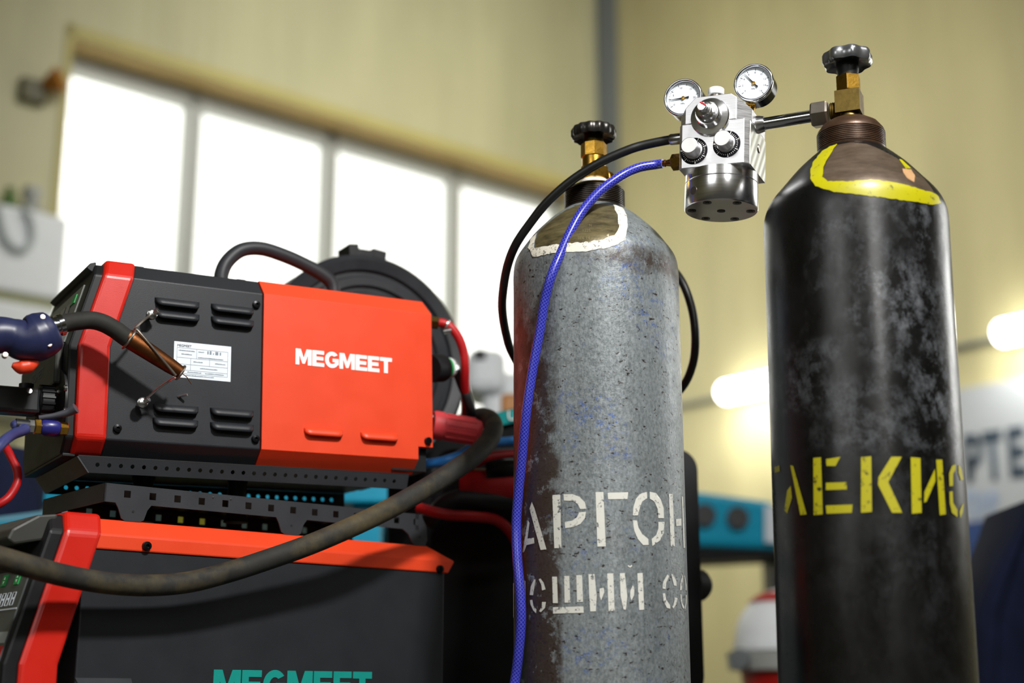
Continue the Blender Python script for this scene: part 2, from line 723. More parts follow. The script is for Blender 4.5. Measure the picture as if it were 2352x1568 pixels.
def arc(cx, cy, rx, ry, a0, a1, n=14):
    return [(cx + rx * math.cos(R(a0 + (a1 - a0) * i / n)), cy + ry * math.sin(R(a0 + (a1 - a0) * i / n))) for i in range(n + 1)]


HEAVY = {
    'M': (1.14, [(0, 0), (0, 1), (.36, 1), (.57, .45), (.78, 1), (1.14, 1), (1.14, 0), (.87, 0), (.87, .62), (.66, .08), (.48, .08), (.27, .62), (.27, 0)]),
    'E': (.86, [(0, 0), (0, 1), (.84, 1), (.84, .77), (.29, .77), (.29, .615), (.79, .615), (.79, .395), (.29, .395), (.29, .23), (.86, .23), (.86, 0)]),
    'T': (.90, [(.305, 0), (.305, .76), (0, .76), (0, 1), (.90, 1), (.90, .76), (.595, .76), (.595, 0)]),
    'G': (1.0, arc(.51, .5, .51, .52, 38, 328, 24) + [(1.0, .16), (1.0, .58), (.55, .58), (.55, .37), (.73, .37), (.73, .28)] + arc(.51, .5, .235, .27, 300, 52, 16)),
}


def heavy_word(word, width, height, fn, t=0.0006):
    bm = bmesh.new()
    gap = 0.05
    tot = sum(HEAVY[c][0] for c in word) + gap * (len(word) - 1)
    sx = width / tot
    x = 0
    for c in word:
        w, p = HEAVY[c]
        prism([((x + u) * sx, v * height) for u, v in p], t, fn, bm)
        x += w + gap
    return bm


# ------------------------------------------------------------------ the hall
E1 = Vector((0.766, 0.643, 0))      # along the window wall, away from the viewer
E2 = Vector((0.643, -0.766, 0))     # along the right wall, towards the viewer
CORNER = Vector((0.646, 9.0, 0))
HALL_H = 6.2


def frame_mat(O, X, Y, Z):
    m = Matrix.Identity(4)
    for i, v in enumerate((X, Y, Z)):
        m[0][i], m[1][i], m[2][i] = v.x, v.y, v.z
    m.translation = O
    return m


UP = Vector((0, 0, 1))
# wall frame: x = distance from the corner, y = out of the room, z = up
WL = frame_mat(CORNER, -E1, -E2, UP)
WR = frame_mat(CORNER, E2, E1, UP)
T0, T1 = 0.28, 3.74      # window extent along the wall
ZB, ZT = 1.85, 3.97

bm = bmesh.new()
box(bm, -0.3, T0, 0, 0.30, 0, HALL_H)
box(bm, T1, 13, 0, 0.30, 0, HALL_H)
box(bm, T0, T1, 0, 0.30, 0, ZB)
box(bm, T0, T1, 0, 0.30, ZT, HALL_H)
struct('wall_left', bm, M['wall_l'], mw=WL)
struct('wall_right', BOX(-0.3, 15, 0, 0.30, 0, HALL_H), M['wall_r'], mw=WR)
struct('wall_back', BOX(-0.3, 15, -13.3, -13, 0, HALL_H), M['wall_l'], mw=WR)
struct('wall_front', BOX(-0.3, 13, -15.3, -15, 0, HALL_H), M['wall_l'], mw=WL)
struct('floor', BOX(-0.3, 13.3, -15.3, 0.3, -0.1, 0), M['floor'], mw=WL)
struct('ceiling', BOX(-0.3, 13.3, -15.3, 0.3, HALL_H, HALL_H + 0.1), M['ceiling'], mw=WL)
struct('trim_1', BOX(0.0, 0.09, -0.11, 0.0, 0, HALL_H), M['wall_grey'], mw=WL)
bm = bmesh.new()                      # yellow trim round the opening
box(bm, T0 - 0.05, T1 + 0.03, -0.012, 0.0, ZT, ZT + 0.07)
box(bm, T1, T1 + 0.04, -0.012, 0.0, ZB, ZT + 0.07)
struct('trim_2', bm, M['lintel'], mw=WL)
struct('trim_3', BOX(T0, T1, 0.0, 0.20, ZT - 0.012, ZT - 0.001), M['reveal'], mw=WL)

win = bpy.data.objects.new('window_1', None)
COL.objects.link(win)
win.matrix_world = WL
win['kind'] = 'structure'
bm = bmesh.new()
FR = 0.05
box(bm, T0, T1, 0.16, 0.24, ZT - 0.10, ZT - 0.013)
box(bm, T0, T1, 0.16, 0.24, ZB, ZB + 0.07)
box(bm, T0, T0 + FR, 0.16, 0.24, ZB, ZT - 0.013)
box(bm, T1 - 0.02, T1, 0.16, 0.24, ZB, ZT - 0.013)
MULL = [1.166, 2.081, 2.962]
for tm in MULL:
    box(bm, tm - 0.042, tm + 0.042, 0.16, 0.24, ZB, ZT - 0.013)
obj('window_frame', bm, M['grey_alu'], win)
ed = [T0] + MULL + [T1]
for a, b in zip(ed, ed[1:]):
    obj('window_pane', BOX(a, b, 0.198, 0.204, ZB, ZT - 0.02), M['pane'], win)
obj('window_sill', BOX(T0, T1, -0.04, 0.16, ZB - 0.03, ZB), M['grey_alu'], win)

# ---- wall lamps on a cable along the right wall
for k, (u0, u1, lab) in enumerate(((1.03, 1.80, 'white glowing tube lamp on the right wall between the two gas cylinders'),
                                   (2.83, 3.60, 'white glowing tube lamp at the right edge above the grey banner'))):
    t = thing('wall_lamp', lab, 'lamp', WR @ Matrix.Translation((0, 0, 2.47)), 'tube lamps along the right wall')
    obj('lamp_body', BOX(u0, u1, -0.05, 0.0, -0.05, 0.05), M['white'], t)
    bm = lathe([(0.0, 0), (0.05, 0.0), (0.062, 0.02), (0.062, u1 - u0 - 0.02), (0.05, u1 - u0), (0, u1 - u0)], 20, None, along((u0, -0.10, 0), (1, 0, 0)))
    obj('diffuser', bm, M['lamp'], t, smooth=40)
    a_, b_ = WR @ Vector(((u0 + u1) / 2, -0.24, 2.40)), WR @ Vector(((u0 + u1) / 2, -0.02, 1.2))
    area('lamp_light', a_, b_, u1 - u0, 0.08, 7, (1.0, 0.98, 0.93))
for u0, u1, lab in ((0.35, 1.025, 'thin grey conduit on the wall between the grey cylinder and the nearer tube lamp'), (1.81, 2.825, 'thin grey conduit on the right wall joining the two tube lamps')):
    tag(obj('lamp_conduit', rod((u0, -0.02, 2.47), (u1, -0.02, 2.47), 0.012, 8), M['wall_grey'], None, True, mw=WR), lab, 'conduit', 'conduits of the tube lamps')

# ---- banner on the right wall
t = thing('wall_banner', 'grey banner with dark lettering and a blue strip on the right wall', 'banner', WR)
obj('board', BOX(1.9, 4.2, -0.03, 0, 0.7, 2.25), plain('grey_banner_film', '#a9adb0', 0.4, 0, 0.4, 0.03), t)
obj('blue_strip', BOX(1.9, 4.2, -0.034, -0.03, 1.36, 1.58), plain('blue_banner_print', '#2a4273', 0.5, 0, 0.3, 0.06), t)
bm = bmesh.new()
for s, px in (('Р', 2236), ('Т', 2281), ('Е', 2336)):
    O = WR @ Vector((0, -0.034, 0))
    q = WR.inverted() @ on_plane(O, E1, px, 1055 - (px - 2281) * 0.14)
    text_into(bm, s, 0.30, Matrix.Translation(q) @ Matrix.Rotation(R(90), 4, 'X') @ Matrix.Scale(0.56, 4, (1, 0, 0)), 'CENTER', 0.014)
obj('lettering', bm, plain('dark_banner_print', '#2b3a48', 0.5, 0, 0.3, 0.06), t)
bm = bmesh.new()
for s, px in (('П', 2232), ('А', 2258), ('В', 2282)):
    q = WR.inverted() @ on_plane(WR @ Vector((0, -0.0355, 0)), E1, px, 1163)
    text_into(bm, s, 0.16, Matrix.Translation(q) @ Matrix.Rotation(R(90), 4, 'X') @ Matrix.Scale(0.6, 4, (1, 0, 0)), 'CENTER', 0.006)
obj('small_lettering', bm, plain('pale_banner_print', '#8fa0bd', 0.5, 0, 0.3, 0.06), t)

# ---- white wall unit at the far left with a cable looped over it
def wall_local(px, py, off):
    return WL.inverted() @ on_plane(WL @ Vector((0, off, 0)), -E2, px, py)


c0, c1 = wall_local(160, 500, -0.25), wall_local(135, 690, -0.25)
t = thing('wall_heater', 'white box shaped heater on the left wall beside the window', 'heater', WL)
obj('casing', BOX(c0.x, c0.x + 1.3, -0.25, -0.001, c1.z, c0.z), M['white'], t, bevel=0.02)
obj('base_casing', BOX(c0.x + 0.03, c0.x + 1.3, -0.25, -0.001, c1.z - 0.55, c1.z - 0.04), M['white'], t, bevel=0.02)
obj('joint_strip', BOX(c0.x + 0.02, c0.x + 1.3, -0.235, -0.001, c1.z - 0.05, c1.z + 0.01), plain('olive_joint', '#8b8d62', 0.6), t)
cab = [wall_local(*p) for p in ((58, 478, -0.27), (72, 510, -0.27), (74, 545, -0.27), (62, 568, -0.27), (40, 572, -0.27), (15, 550, -0.27), (2, 510, -0.27), (-6, 470, -0.27))]
bm = tube([WL @ p for p in cab], 0.016, 10)
tag(obj('looped_cable', bm, plain('pale_grey_cable', '#b4bcbc', 0.5), None, True), 'pale grey cable looped over the front of the white wall heater', 'cable')
p = wall_local(20, 470, -0.12)
bm = lathe([(0.0, 0), (0.035, 0), (0.035, 0.09), (0.02, 0.1), (0.02, 0.13), (0.0, 0.13)], 16, None, Matrix.Translation(WL @ Vector((p.x, -0.12, c0.z))))
tag(obj('bottle', bm, plain('green_can', '#4b6a2a', 0.4), None, True), 'small green bottle standing on top of the white wall heater', 'bottle')
p = wall_local(72, 470, -0.12)
bm = lathe([(0.0, 0), (0.05, 0), (0.06, 0.05), (0.03, 0.07), (0.05, 0.12), (0.045, 0.15), (0, 0.15)], 16, None, Matrix.Translation(WL @ Vector((p.x, -0.12, c0.z))))
tag(obj('wall_fitting', bm, M['grey_alu'], None, True), 'round grey and white fitting standing on top of the white wall heater', 'fitting')
# alarm sounder on the wall
p = wall_local(88, 205, -0.0)
t = thing('wall_sounder', 'brown and amber alarm sounder mounted high on the left wall', 'alarm', WL @ Matrix.Translation((p.x, 0, p.z)))
obj('bracket', BOX(-0.03, 0.10, -0.05, 0, -0.09, 0.03), plain('dark_olive_bracket', '#4e4a22', 0.5), t, bevel=0.01)
bm = lathe([(0.02, 0), (0.035, 0.02), (0.062, 0.08), (0.066, 0.09), (0.0, 0.08)], 20, None, along((-0.01, -0.04, 0.01), (-0.6, -0.6, 0.3)))
obj('horn', bm, M['amber'], t, True)

# ---- far equipment between and behind the machines (each stands at its own distance)
def quad_prism(name, mat, pts, z, depth, parent=None, bevel=0.0):
    """a slab whose front outline is given in pixels at view depth z, running back by depth metres"""
    a = [at(x, y, z) for x, y in pts]
    back = Vector((0.05, 1, 0)).normalized() * depth
    bm = bmesh.new()
    va = [bm.verts.new(p) for p in a]
    vb = [bm.verts.new(p + back) for p in a]
    n = len(a)
    bm.faces.new(va)
    bm.faces.new(vb[::-1])
    for i in range(n):
        j = (i + 1) % n
        bm.faces.new((va[i], vb[i], vb[j], va[j]))
    return obj(name, bm, mat, parent, bevel=bevel)


# cyan workbench seen between the two machines
bx0, bx1 = at(60, 1112, 3.0), at(905, 1112, 3.0)
t = thing('workbench', 'cyan painted steel workbench seen through the gap between the two welding machines', 'workbench', Matrix.Translation((bx0.x, bx0.y, 0)))
zt_, zb_ = hz(1093, 2.94), hz(1203, 2.94)
obj('worktop', BOX(0.0, bx1.x - bx0.x, 0, 0.7, zb_ + 0.05, zt_), M['cyan'], t, bevel=0.006)
for x in (0.03, bx1.x - bx0.x - 0.09):
    for y in (0.03, 0.6):
        obj('leg', BOX(x, x + 0.06, y, y + 0.06, 0, zb_ + 0.05), M['cyan'], t)
p0, p1 = at(-60, 1205, 2.5), at(150, 1172, 2.5)
t = thing('cyan_beam', 'dark cyan beam with a pale top edge at the left behind the lower machine', 'beam')
quad_prism('beam_body', M['cyan'], [(-80, 1207), (150, 1182), (150, 1330), (-80, 1360)], 2.6, 0.15, t)
quad_prism('top_edge', M['cyan_pale'], [(-80, 1196), (150, 1166), (150, 1182), (-80, 1207)], 2.6, 0.15, t)
for px in (-60, 120):
    q = at(px, 1330, 2.65)
    obj('leg', BOX(q.x - 0.03, q.x + 0.03, q.y + 0.03, q.y + 0.09, 0, q.z), M['cyan'], t)
q = at(40, 1120, 2.9)
bm = bmesh.new()
lathe([(0.0, 0.0), (0.11, 0.0), (0.13, 0.35), (0.12, 0.9), (0.115, 1.05), (0.13, 1.14), (0.10, 1.2), (0, 1.21)], 20, bm, Matrix.Translation((q.x + 0.02, q.y - 0.085, 0)) @ Matrix.Scale(0.8, 4, (0, 1, 0)) @ Matrix.Scale(0.44, 4, (1, 0, 0)))
tag(obj('cloth_bag', bm, M['fabric_navy'], None, True), 'tall dark navy cloth bag standing behind the red hose at the left edge', 'bag')

# cyan robot arm link behind, between the cylinders
t = thing('robot_arm', 'cyan machine arm with two round dark openings between the two cylinders', 'machine')
quad_prism('arm_link', M['cyan'], [(1560, 1122), (1780, 1152), (1795, 1262), (1560, 1252)], 4.6, 0.22, t, 0.02)
quad_prism('arm_underside', M['black_plastic'], [(1560, 1254), (1800, 1264), (1800, 1280), (1560, 1292)], 4.62, 0.2, t)
for x, y in ((1617, 1184), (1693, 1190)):
    q = at(x, y, 4.6)
    obj('round_opening', lathe([(0, 0), (0.036, 0), (0.036, 0.02), (0, 0.02)], 24, None, along(q, (0, -1, 0.05))), M['black_rubber'], t, True)
quad_prism('white_plate', M['label'], [(1757, 1160), (1800, 1163), (1800, 1248), (1757, 1244)], 4.58, 0.015, t)
q = at(1700, 1290, 4.7)
obj('pedestal', BOX(q.x + 0.10, q.x + 0.30, q.y - 0.02, q.y + 0.16, 0, q.z + 0.03), M['black_plastic'], t)

# welding helmet on a stand
hc = at(1806, 1478, 3.9)
t = thing('welding_helmet', 'white hard hat with grey band and red face shield, behind the black cylinder', 'helmet', Matrix.Translation(hc))
pr = [(0.140, -0.005)] + [(0.140 * math.cos(R(a)), 0.150 * math.sin(R(a))) for a in range(0, 91, 9)]
obj('hat_shell', lathe(pr, 32), M['white'], t, 60)
obj('hat_brim', lathe([(0.10, -0.02), (0.143, -0.018), (0.144, 0.004), (0.12, 0.008)], 32), M['white'], t, 60)
obj('head_band', lathe([(0.118, -0.075), (0.160, -0.07), (0.165, -0.022), (0.118, -0.02)], 32), M['grey_alu'], t, 60)
obj('band_knob', lathe([(0, 0), (0.028, 0), (0.028, 0.02), (0, 0.022)], 16, None, along((-0.14, -0.105, -0.045), (-0.6, -0.8, 0))), M['wall_grey'], t, True)
obj('face_shield', lathe([(0.085, -0.30), (0.10, -0.26), (0.128, -0.075), (0.11, -0.07)], 32), plain('dark_red_shield', '#a3120f', 0.4), t, 60)
obj('stripe', lathe([(0.09, 0.1135), (0.10, 0.112), (0.07, 0.134), (0.0, 0.153)], 24), M['redhose'], t, True)
obj('stand_pole', lathe([(0.11, -hc.z), (0.11, -hc.z + 0.02), (0.02, -hc.z + 0.03), (0.02, -0.05), (0.0, -0.05)], 16), M['black_plastic'], t, True)

# navy coat hanging on the right
bm = bmesh.new()
prof = [((2352, 1150), (2470, 1150)), ((2330, 1208), (2500, 1200)), ((2290, 1290), (2520, 1320)), ((2248, 1392), (2530, 1420)), ((2225, 1700), (2540, 1700)), ((2215, 2300), (2540, 2300))]
rows = []
for (a, b) in prof:
    row = []
    for k in range(25):
        s = k / 24
        p = at(a[0] + (b[0] - a[0]) * s, a[1] + (b[1] - a[1]) * s, 3.0)
        fold = 0.02 * math.sin(s * 22) + 0.05 * (1 - (2 * s - 1) ** 2)
        row.append(p + Vector((0, -fold, 0)))
    rows.append(row)
for side in (0, 0.26):
    vs = [[bm.verts.new(p + Vector((0, side, 0)) if side == 0 else Vector((p.x, at(2352, 1400, 3.0).y + 0.2 - 0.1 * (1 - (2 * k / 24 - 1) ** 2) * -1, p.z))) for k, p in enumerate(r)] for r in rows]
    for i in range(len(vs) - 1):
        for k in range(24):
            bm.faces.new((vs[i][k], vs[i][k + 1], vs[i + 1][k + 1], vs[i + 1][k]))
    if side == 0:
        front = vs
per_f = front[0] + [r[-1] for r in front[1:]] + front[-1][-2::-1] + [r[0] for r in front[-2:0:-1]]
per_b = vs[0] + [r[-1] for r in vs[1:]] + vs[-1][-2::-1] + [r[0] for r in vs[-2:0:-1]]
for i in range(len(per_f)):
    j = (i + 1) % len(per_f)
    bm.faces.new((per_f[i], per_f[j], per_b[j], per_b[i]))
tag(obj('work_coat', bm, M['fabric_navy'], None, True), 'dark navy coat hanging at the lower right in front of the grey banner', 'coat')

# black upright backrest of the cylinder rack
t = thing('rack_panel', 'black upright panel with rounded corners behind the grey cylinder', 'panel', Matrix.Translation((0, 2.28, 0)))
xl, xr = at(990, 1200, 2.28).x, at(1606, 1200, 2.28).x
ztop = hz(1030, 2.28)
rr = 0.035
outl = [(xl, 0.62), (xr - rr, 0.62)] + arc(xr - rr, 0.62 + rr, rr, rr, 270, 360, 6)[1:] + arc(xr - rr, ztop - rr, rr, rr, 0, 90, 8) + arc(xl + rr, ztop - rr, rr, rr, 90, 180, 6)
hz_low = hz(1568 + 8, 2.28)
outl = [(x, z if z > 0.7 else z - 0.62 + hz_low - 0.02) for x, z in outl]
obj('panel', prism(outl, 0.045, lambda u, v, w: Vector((u, w, v))), M['black_plastic'], t, bevel=0.006)
for x in (xl + 0.06, xr - 0.09):
    obj('post', BOX(x, x + 0.035, 0.045, 0.08, 0.0, ztop - 0.1), M['black_plastic'], t)
q = at(1612, 1345, 2.32)
obj('knob', lathe([(0, 0), (0.022, 0), (0.026, 0.02), (0.02, 0.03), (0, 0.03)], 16, None, along((xr - 0.01, 0.045, q.z), (0.7, 0.7, 0))), M['black_rubber'], t, True)

# white machine standing below the window
t = thing('measuring_machine', 'blurred white machine with a black slot standing below the window behind the spool', 'machine')
q = at(1130, 900, 4.2)
obj('column', BOX(q.x - 0.03, q.x + 0.12, q.y, q.y + 0.2, 0.0, hz(850, q.y)), M['white'], t, bevel=0.03)
obj('head', BOX(q.x - 0.075, q.x + 0.04, q.y - 0.05, q.y + 0.2, hz(905, q.y), hz(808, q.y)), M['white'], t, bevel=0.03)
obj('slot', BOX(q.x - 0.052, q.x - 0.018, q.y - 0.056, q.y - 0.05, hz(835, q.y), hz(812, q.y)), M['black_plastic'], t)
q = at(1150, 915, 3.6)
tag(obj('yellow_box', BOX(q.x, q.x + 0.12, q.y, q.y + 0.12, 0.0, hz(902, q.y)), M['amber'], None, bevel=0.01), 'blurred yellow container beside the teal panel left of the grey cylinder', 'container')
t = thing('equipment_box', 'black equipment box with a teal front panel left of the grey cylinder', 'box')
quad_prism('box_body', M['black_plastic'], [(888, 1010), (1090, 978), (1098, 957), (1200, 930), (1200, 1060), (1000, 1290), (888, 1290)], 2.5, 0.2, t, 0.006)
quad_prism('teal_panel', M['teal'], [(1128, 950), (1198, 936), (1198, 965), (1142, 978)], 2.49, 0.008, t)
bm = bmesh.new()
text_into(bm, 'U', 0.024, Matrix.Translation(at(1176, 955, 2.487)) @ Matrix.Rotation(R(100), 4, 'X'))
obj('print', bm, M['white_ink'], t)
q = at(1150, 1040, 2.6)
obj('stand', BOX(q.x - 0.03, q.x + 0.05, q.y, q.y + 0.06, 0, q.z), M['black_plastic'], t)

#PART2
# ------------------------------------------------------------------ upper machine: wire feeder
def yaw_frame(O, yaw, pitch):
    y, p = R(yaw), R(pitch)
    X = Vector((math.sin(y) * math.cos(p), math.cos(y) * math.cos(p), math.sin(p)))
    Y = Vector((-math.cos(y), math.sin(y), 0))
    return frame_mat(O, X, Y, X.cross(Y))


UF = yaw_frame(Vector((-0.50457551, 1.75568791, 1.03779117)), 59, 1.6)
UFI = UF.inverted()
FW = 0.24        # width of the feeder


def ul(px, py, off=0.0):
    """feeder-local point on the plane y = off seen at a pixel"""
    n = UF.to_3x3() @ Vector((0, 1, 0))
    return UFI @ on_plane(UF @ Vector((0, off, 0)), n, px, py)


def xf(z):
    return 0.0 if z < 0.118 else (z - 0.118) * 0.285


def ul_front(px, py, off):
    """feeder-local point on the front panel plane x = off"""
    n = UF.to_3x3() @ Vector((1, 0, 0))
    return UFI @ on_plane(UF @ Vector((off, 0, 0)), n, px, py)


def section(e, w=FW):
    c = 0.02
    return [(-e, 0.0), (-e, 0.118), (-e, 0.213), (c - e * .4, 0.235 + e), (w - c + e * .4, 0.235 + e), (w + e, 0.213), (w + e, 0.118), (w + e, 0.0), (w - c + e * .4, -0.019), (c - e * .4, -0.019)]


def loft_x(e, fx0, fx1):
    sec = section(e)
    bm = bmesh.new()
    a = [bm.verts.new((fx0(z), y, z)) for y, z in sec]
    b = [bm.verts.new((fx1(z), y, z)) for y, z in sec]
    n = len(sec)
    # end caps split at the knee so the faces stay flat
    for v, fl in ((a, 1), (b, 0)):
        lo = [v[0], v[1], v[6], v[7], v[8], v[9]]
        hi = [v[1], v[2], v[3], v[4], v[5], v[6]]
        bm.faces.new(lo)
        bm.faces.new(hi)
    for i in range(n):
        j = (i + 1) % n
        bm.faces.new((a[i], a[j], b[j], b[i]))
    return bm


feeder = thing('wire_feeder', 'upper welding wire feeder with charcoal front half and orange rear half', 'welding machine', UF)
obj('casing', loft_x(0.0, lambda z: xf(z) - 0.004, lambda z: 0.2005), M['charcoal'], feeder, bevel=0.0015)
# orange rear cover, with a notch at the lower rear corner
bm = bmesh.new()
secl = section(0.0012)
sec = [secl[i] for i in (0, 2, 3, 4, 5, 7, 8, 9)]
x0, x1, x2 = 0.2015, 0.435, 0.458
hi = [(-.0012, 0.018), sec[1], sec[2], sec[3], sec[4], (FW + .0012, 0.018)]
a = [bm.verts.new((x0, y, z)) for y, z in sec]
b = [bm.verts.new((x1, y, z)) for y, z in sec]
for i in range(8):
    j = (i + 1) % 8
    bm.faces.new((a[i], a[j], b[j], b[i]))
bm.faces.new(a)
bm.faces.new(b)
c = [bm.verts.new((x1 - 0.0005, y, z)) for y, z in hi]
d = [bm.verts.new((x2 - (0.004 if z > .22 else 0), y, z)) for y, z in hi]
for i in range(6):
    j = (i + 1) % 6
    bm.faces.new((c[i], c[j], d[j], d[i]))
bm.faces.new(c)
bm.faces.new(d)
obj('rear_cover', bm, M['orange'], feeder, bevel=0.0004, segs=1)
obj('front_band', loft_x(0.0035, lambda z: xf(z) - 0.043, lambda z: xf(z) - 0.003), M['red'], feeder, bevel=0.005, segs=3)
# black front frame ahead of the red band
bm = bmesh.new()
secf = section(-0.004)
a = [(xf(z) - 0.054, min(y, FW - 0.014), z) for y, z in secf]
b = [(xf(z) - 0.040, y, z) for y, z in secf]
va = [bm.verts.new(p) for p in a]
vb = [bm.verts.new(p) for p in b]
for v in (va, vb):
    bm.faces.new([v[i] for i in (0, 1, 6, 7, 8, 9)])
    bm.faces.new([v[i] for i in (1, 2, 3, 4, 5, 6)])
for i in range(10):
    j = (i + 1) % 10
    bm.faces.new((va[i], va[j], vb[j], vb[i]))
obj('front_sill', BOX(-0.052, -0.036, 0.018, FW - 0.016, -0.0212, -0.0170), M['black_plastic'], feeder, bevel=0.001)
fp = obj('front_panel', bm, M['black_plastic'], feeder, bevel=0.003)


def fpt(y, z, off):
    return Vector((xf(z) - 0.054 - off, y, z))


def front_slab(y0, y1, z0, z1, off0, off1):
    bm = bmesh.new()
    zs = sorted({z0, z1} | ({0.118} if z0 < 0.118 < z1 else set()))
    g = []
    for off in (off0, off1):
        g.append([[bm.verts.new(fpt(y, z, off)) for y in (y0, y1)] for z in zs])
    for k in range(len(zs) - 1):
        for l in g:
            bm.faces.new((l[k][0], l[k][1], l[k + 1][1], l[k + 1][0]))
        for s in (0, 1):
            bm.faces.new((g[0][k][s], g[1][k][s], g[1][k + 1][s], g[0][k + 1][s]))
    bm.faces.new((g[0][0][0], g[0][0][1], g[1][0][1], g[1][0][0]))
    bm.faces.new((g[0][-1][0], g[0][-1][1], g[1][-1][1], g[1][-1][0]))
    return bm


# hood over the control film, side cheeks, lower grey cover
bm = bmesh.new()
hood = [(-0.040, 0.2345), (-0.047, 0.232), (-0.050, 0.226), (-0.045, 0.222), (-0.036, 0.218)]
prism(hood, FW - 0.044, lambda u, v, w: Vector((u + xf(v) * 0.6, 0.022 + w, v)), bm)
obj('hood', bm, M['black_plastic'], feeder, bevel=0.003)
cf = obj('control_film', front_slab(0.035, 0.215, 0.128, 0.206, 0.0, 0.002), M['panel_grey'], feeder)
for y0 in (0.075, 0.105, 0.15):
    obj('display_window', front_slab(y0, y0 + 0.022, 0.172, 0.192, 0.002, 0.003), M['black_gloss'], cf)
for y0, z0 in ((0.05, 0.150), (0.085, 0.138), (0.19, 0.150), (0.15, 0.135), (0.055, 0.186)):
    obj('button', front_slab(y0, y0 + 0.018, z0, z0 + 0.012, 0.002, 0.0035), M['green'], cf)
obj('knob', lathe([(0, 0), (0.012, 0), (0.011, 0.016), (0, 0.017)], 20, None, along(fpt(0.115, 0.15, 0.002), (-1, 0, 0.28))), M['label'], cf, True)
obj('lower_cover', front_slab(0.03, 0.220, 0.072, 0.127, 0.0, 0.010), M['grey_plastic'], feeder, bevel=0.003)
bm = bmesh.new()
q = ul_front(115, 860, -0.0645)
text_into(bm, 'MEGMEET', 0.017, Matrix.Translation((-0.0645 + 0, 0.125, 0.098)) @ Matrix.Rotation(R(-90), 4, 'Z') @ Matrix.Rotation(R(90), 4, 'X'))
obj('front_lettering', bm, plain('grey_letters', '#4d5258', 0.5), feeder)
q = ul_front(146, 912, -0.054)
obj('socket_plate', lathe([(0, 0), (0.042, 0), (0.042, 0.003), (0, 0.003)], 32, None, along((-0.054, q.y + 0.02, q.z - 0.004), (-1, 0, 0))), plain('black_socket_plate', '#0f1012', 0.5), feeder, True)
for px, py in ((134, 900), (153, 891), (151, 943)):
    q2 = ul_front(px, py, -0.057)
    obj('socket_screw', lathe([(0, 0), (0.0045, 0), (0.0035, 0.003), (0, 0.0035)], 12, None, along((-0.057, q2.y, q2.z), (-1, 0, 0))), M['zinc'], feeder, True)

# pressed louvres in the sheet metal: half-round hood over a dark slot
def louvre(px, py, L, mat):
    p = ul(px, py)
    h, d, n = 0.0140, 0.0088, 8
    bm = bmesh.new()
    rows = []
    nx = 24
    for i in range(nx + 1):
        s = i / nx
        ends = min(1.0, min(s, 1 - s) / 0.16)
        k = math.sqrt(max(0.0, 1 - (1 - ends) ** 2))
        row = []
        for j in range(n + 1):
            a = PI / 2 * (j / n)
            row.append(bm.verts.new((p.x + s * L, -d * k * math.sin(a) - 0.0002, p.z + (h * 0.45) - h * (1 - math.cos(a)) * 0 - h * 0.72 * (1 - math.cos(a)) * 1.0 * (0.4 + 0.6 * k) - (0 if j < n else 0.0015) + 0.0)))
        rows.append(row)
    for i in range(nx):
        for j in range(n):
            bm.faces.new((rows[i][j], rows[i][j + 1], rows[i + 1][j + 1], rows[i + 1][j]))
    o = obj('louver', bm, mat, feeder, smooth='all')
    so = o.modifiers.new('thick', 'SOLIDIFY')
    so.thickness = 0.0012
    obj('slot', BOX(p.x + L * 0.08, p.x + L * 0.94, -0.0006, 0.0, p.z - 0.0085, p.z - 0.0008), M['black_rubber'], o)
    return o


for px, py in ((355, 693), (355, 722), (484, 707), (484, 736), (351, 937), (350, 969), (482, 946), (482, 979)):
    louvre(px, py, 0.060, M['charcoal'])
for px, py in ((696, 991), (826, 1001)):
    louvre(px, py, 0.058, M['orange'])
for px, py in ((588, 700), (269, 984), (586, 1008)):
    p = ul(px, py)
    obj('screw', lathe([(0, 0), (0.0055, 0), (0.005, 0.0035), (0.0022, 0.004), (0.002, 0.0015), (0, 0.0015)], 16, None, along((p.x, -0.0005, p.z), (0, -1, 0))), M['screw'], feeder, True)
p = ul(981, 1013)
obj('screw', lathe([(0, 0), (0.0055, 0), (0.005, 0.0045), (0, 0.005)], 16, None, along((p.x, -0.0015, p.z), (0, -1, 0))), M['screw'], feeder, True)
# big white lettering on the orange cover
bm = heavy_word('MEGMEET', 0.1455, 0.0222, lambda u, v, w: Vector((0.248 + u, -0.0013 - w, 0.1193 + v)))
obj('lettering', bm, M['white_ink'], feeder)
# rating label
a, b = ul(400, 783), ul(529, 877)
LW, LH = b.x - a.x, a.z - b.z
lab = obj('rating_label', BOX(a.x, b.x, -0.0006, 0, b.z, a.z), M['label'], feeder)
lines = bmesh.new()


def lbar(u0, u1, v, h):
    box(lines, a.x + LW * u0, a.x + LW * u1, -0.0009, -0.0006, a.z - LH * v - h / 2, a.z - LH * v + h / 2)


for v in (0.17, 0.44, 0.62, 0.78, 0.88):
    lbar(0.05, 0.94, v, 0.0003)
for u, v0, v1 in ((0.05, 0.17, 0.88), (0.94, 0.17, 0.88), (0.39, 0.17, 0.44), (0.29, 0.44, 0.78), (0.62, 0.44, 0.62)):
    box(lines, a.x + LW * u, a.x + LW * u + 0.0003, -0.0009, -0.0006, a.z - LH * v1, a.z - LH * v0)
obj('ruled_lines', lines, M['ink'], lab)
bm = bmesh.new()


def ltext(s, size, u, v, al='LEFT'):
    text_into(bm, s, size, Matrix.Translation((a.x + LW * u, -0.001, a.z - LH * v)) @ Matrix.Rotation(R(90), 4, 'X'), al)


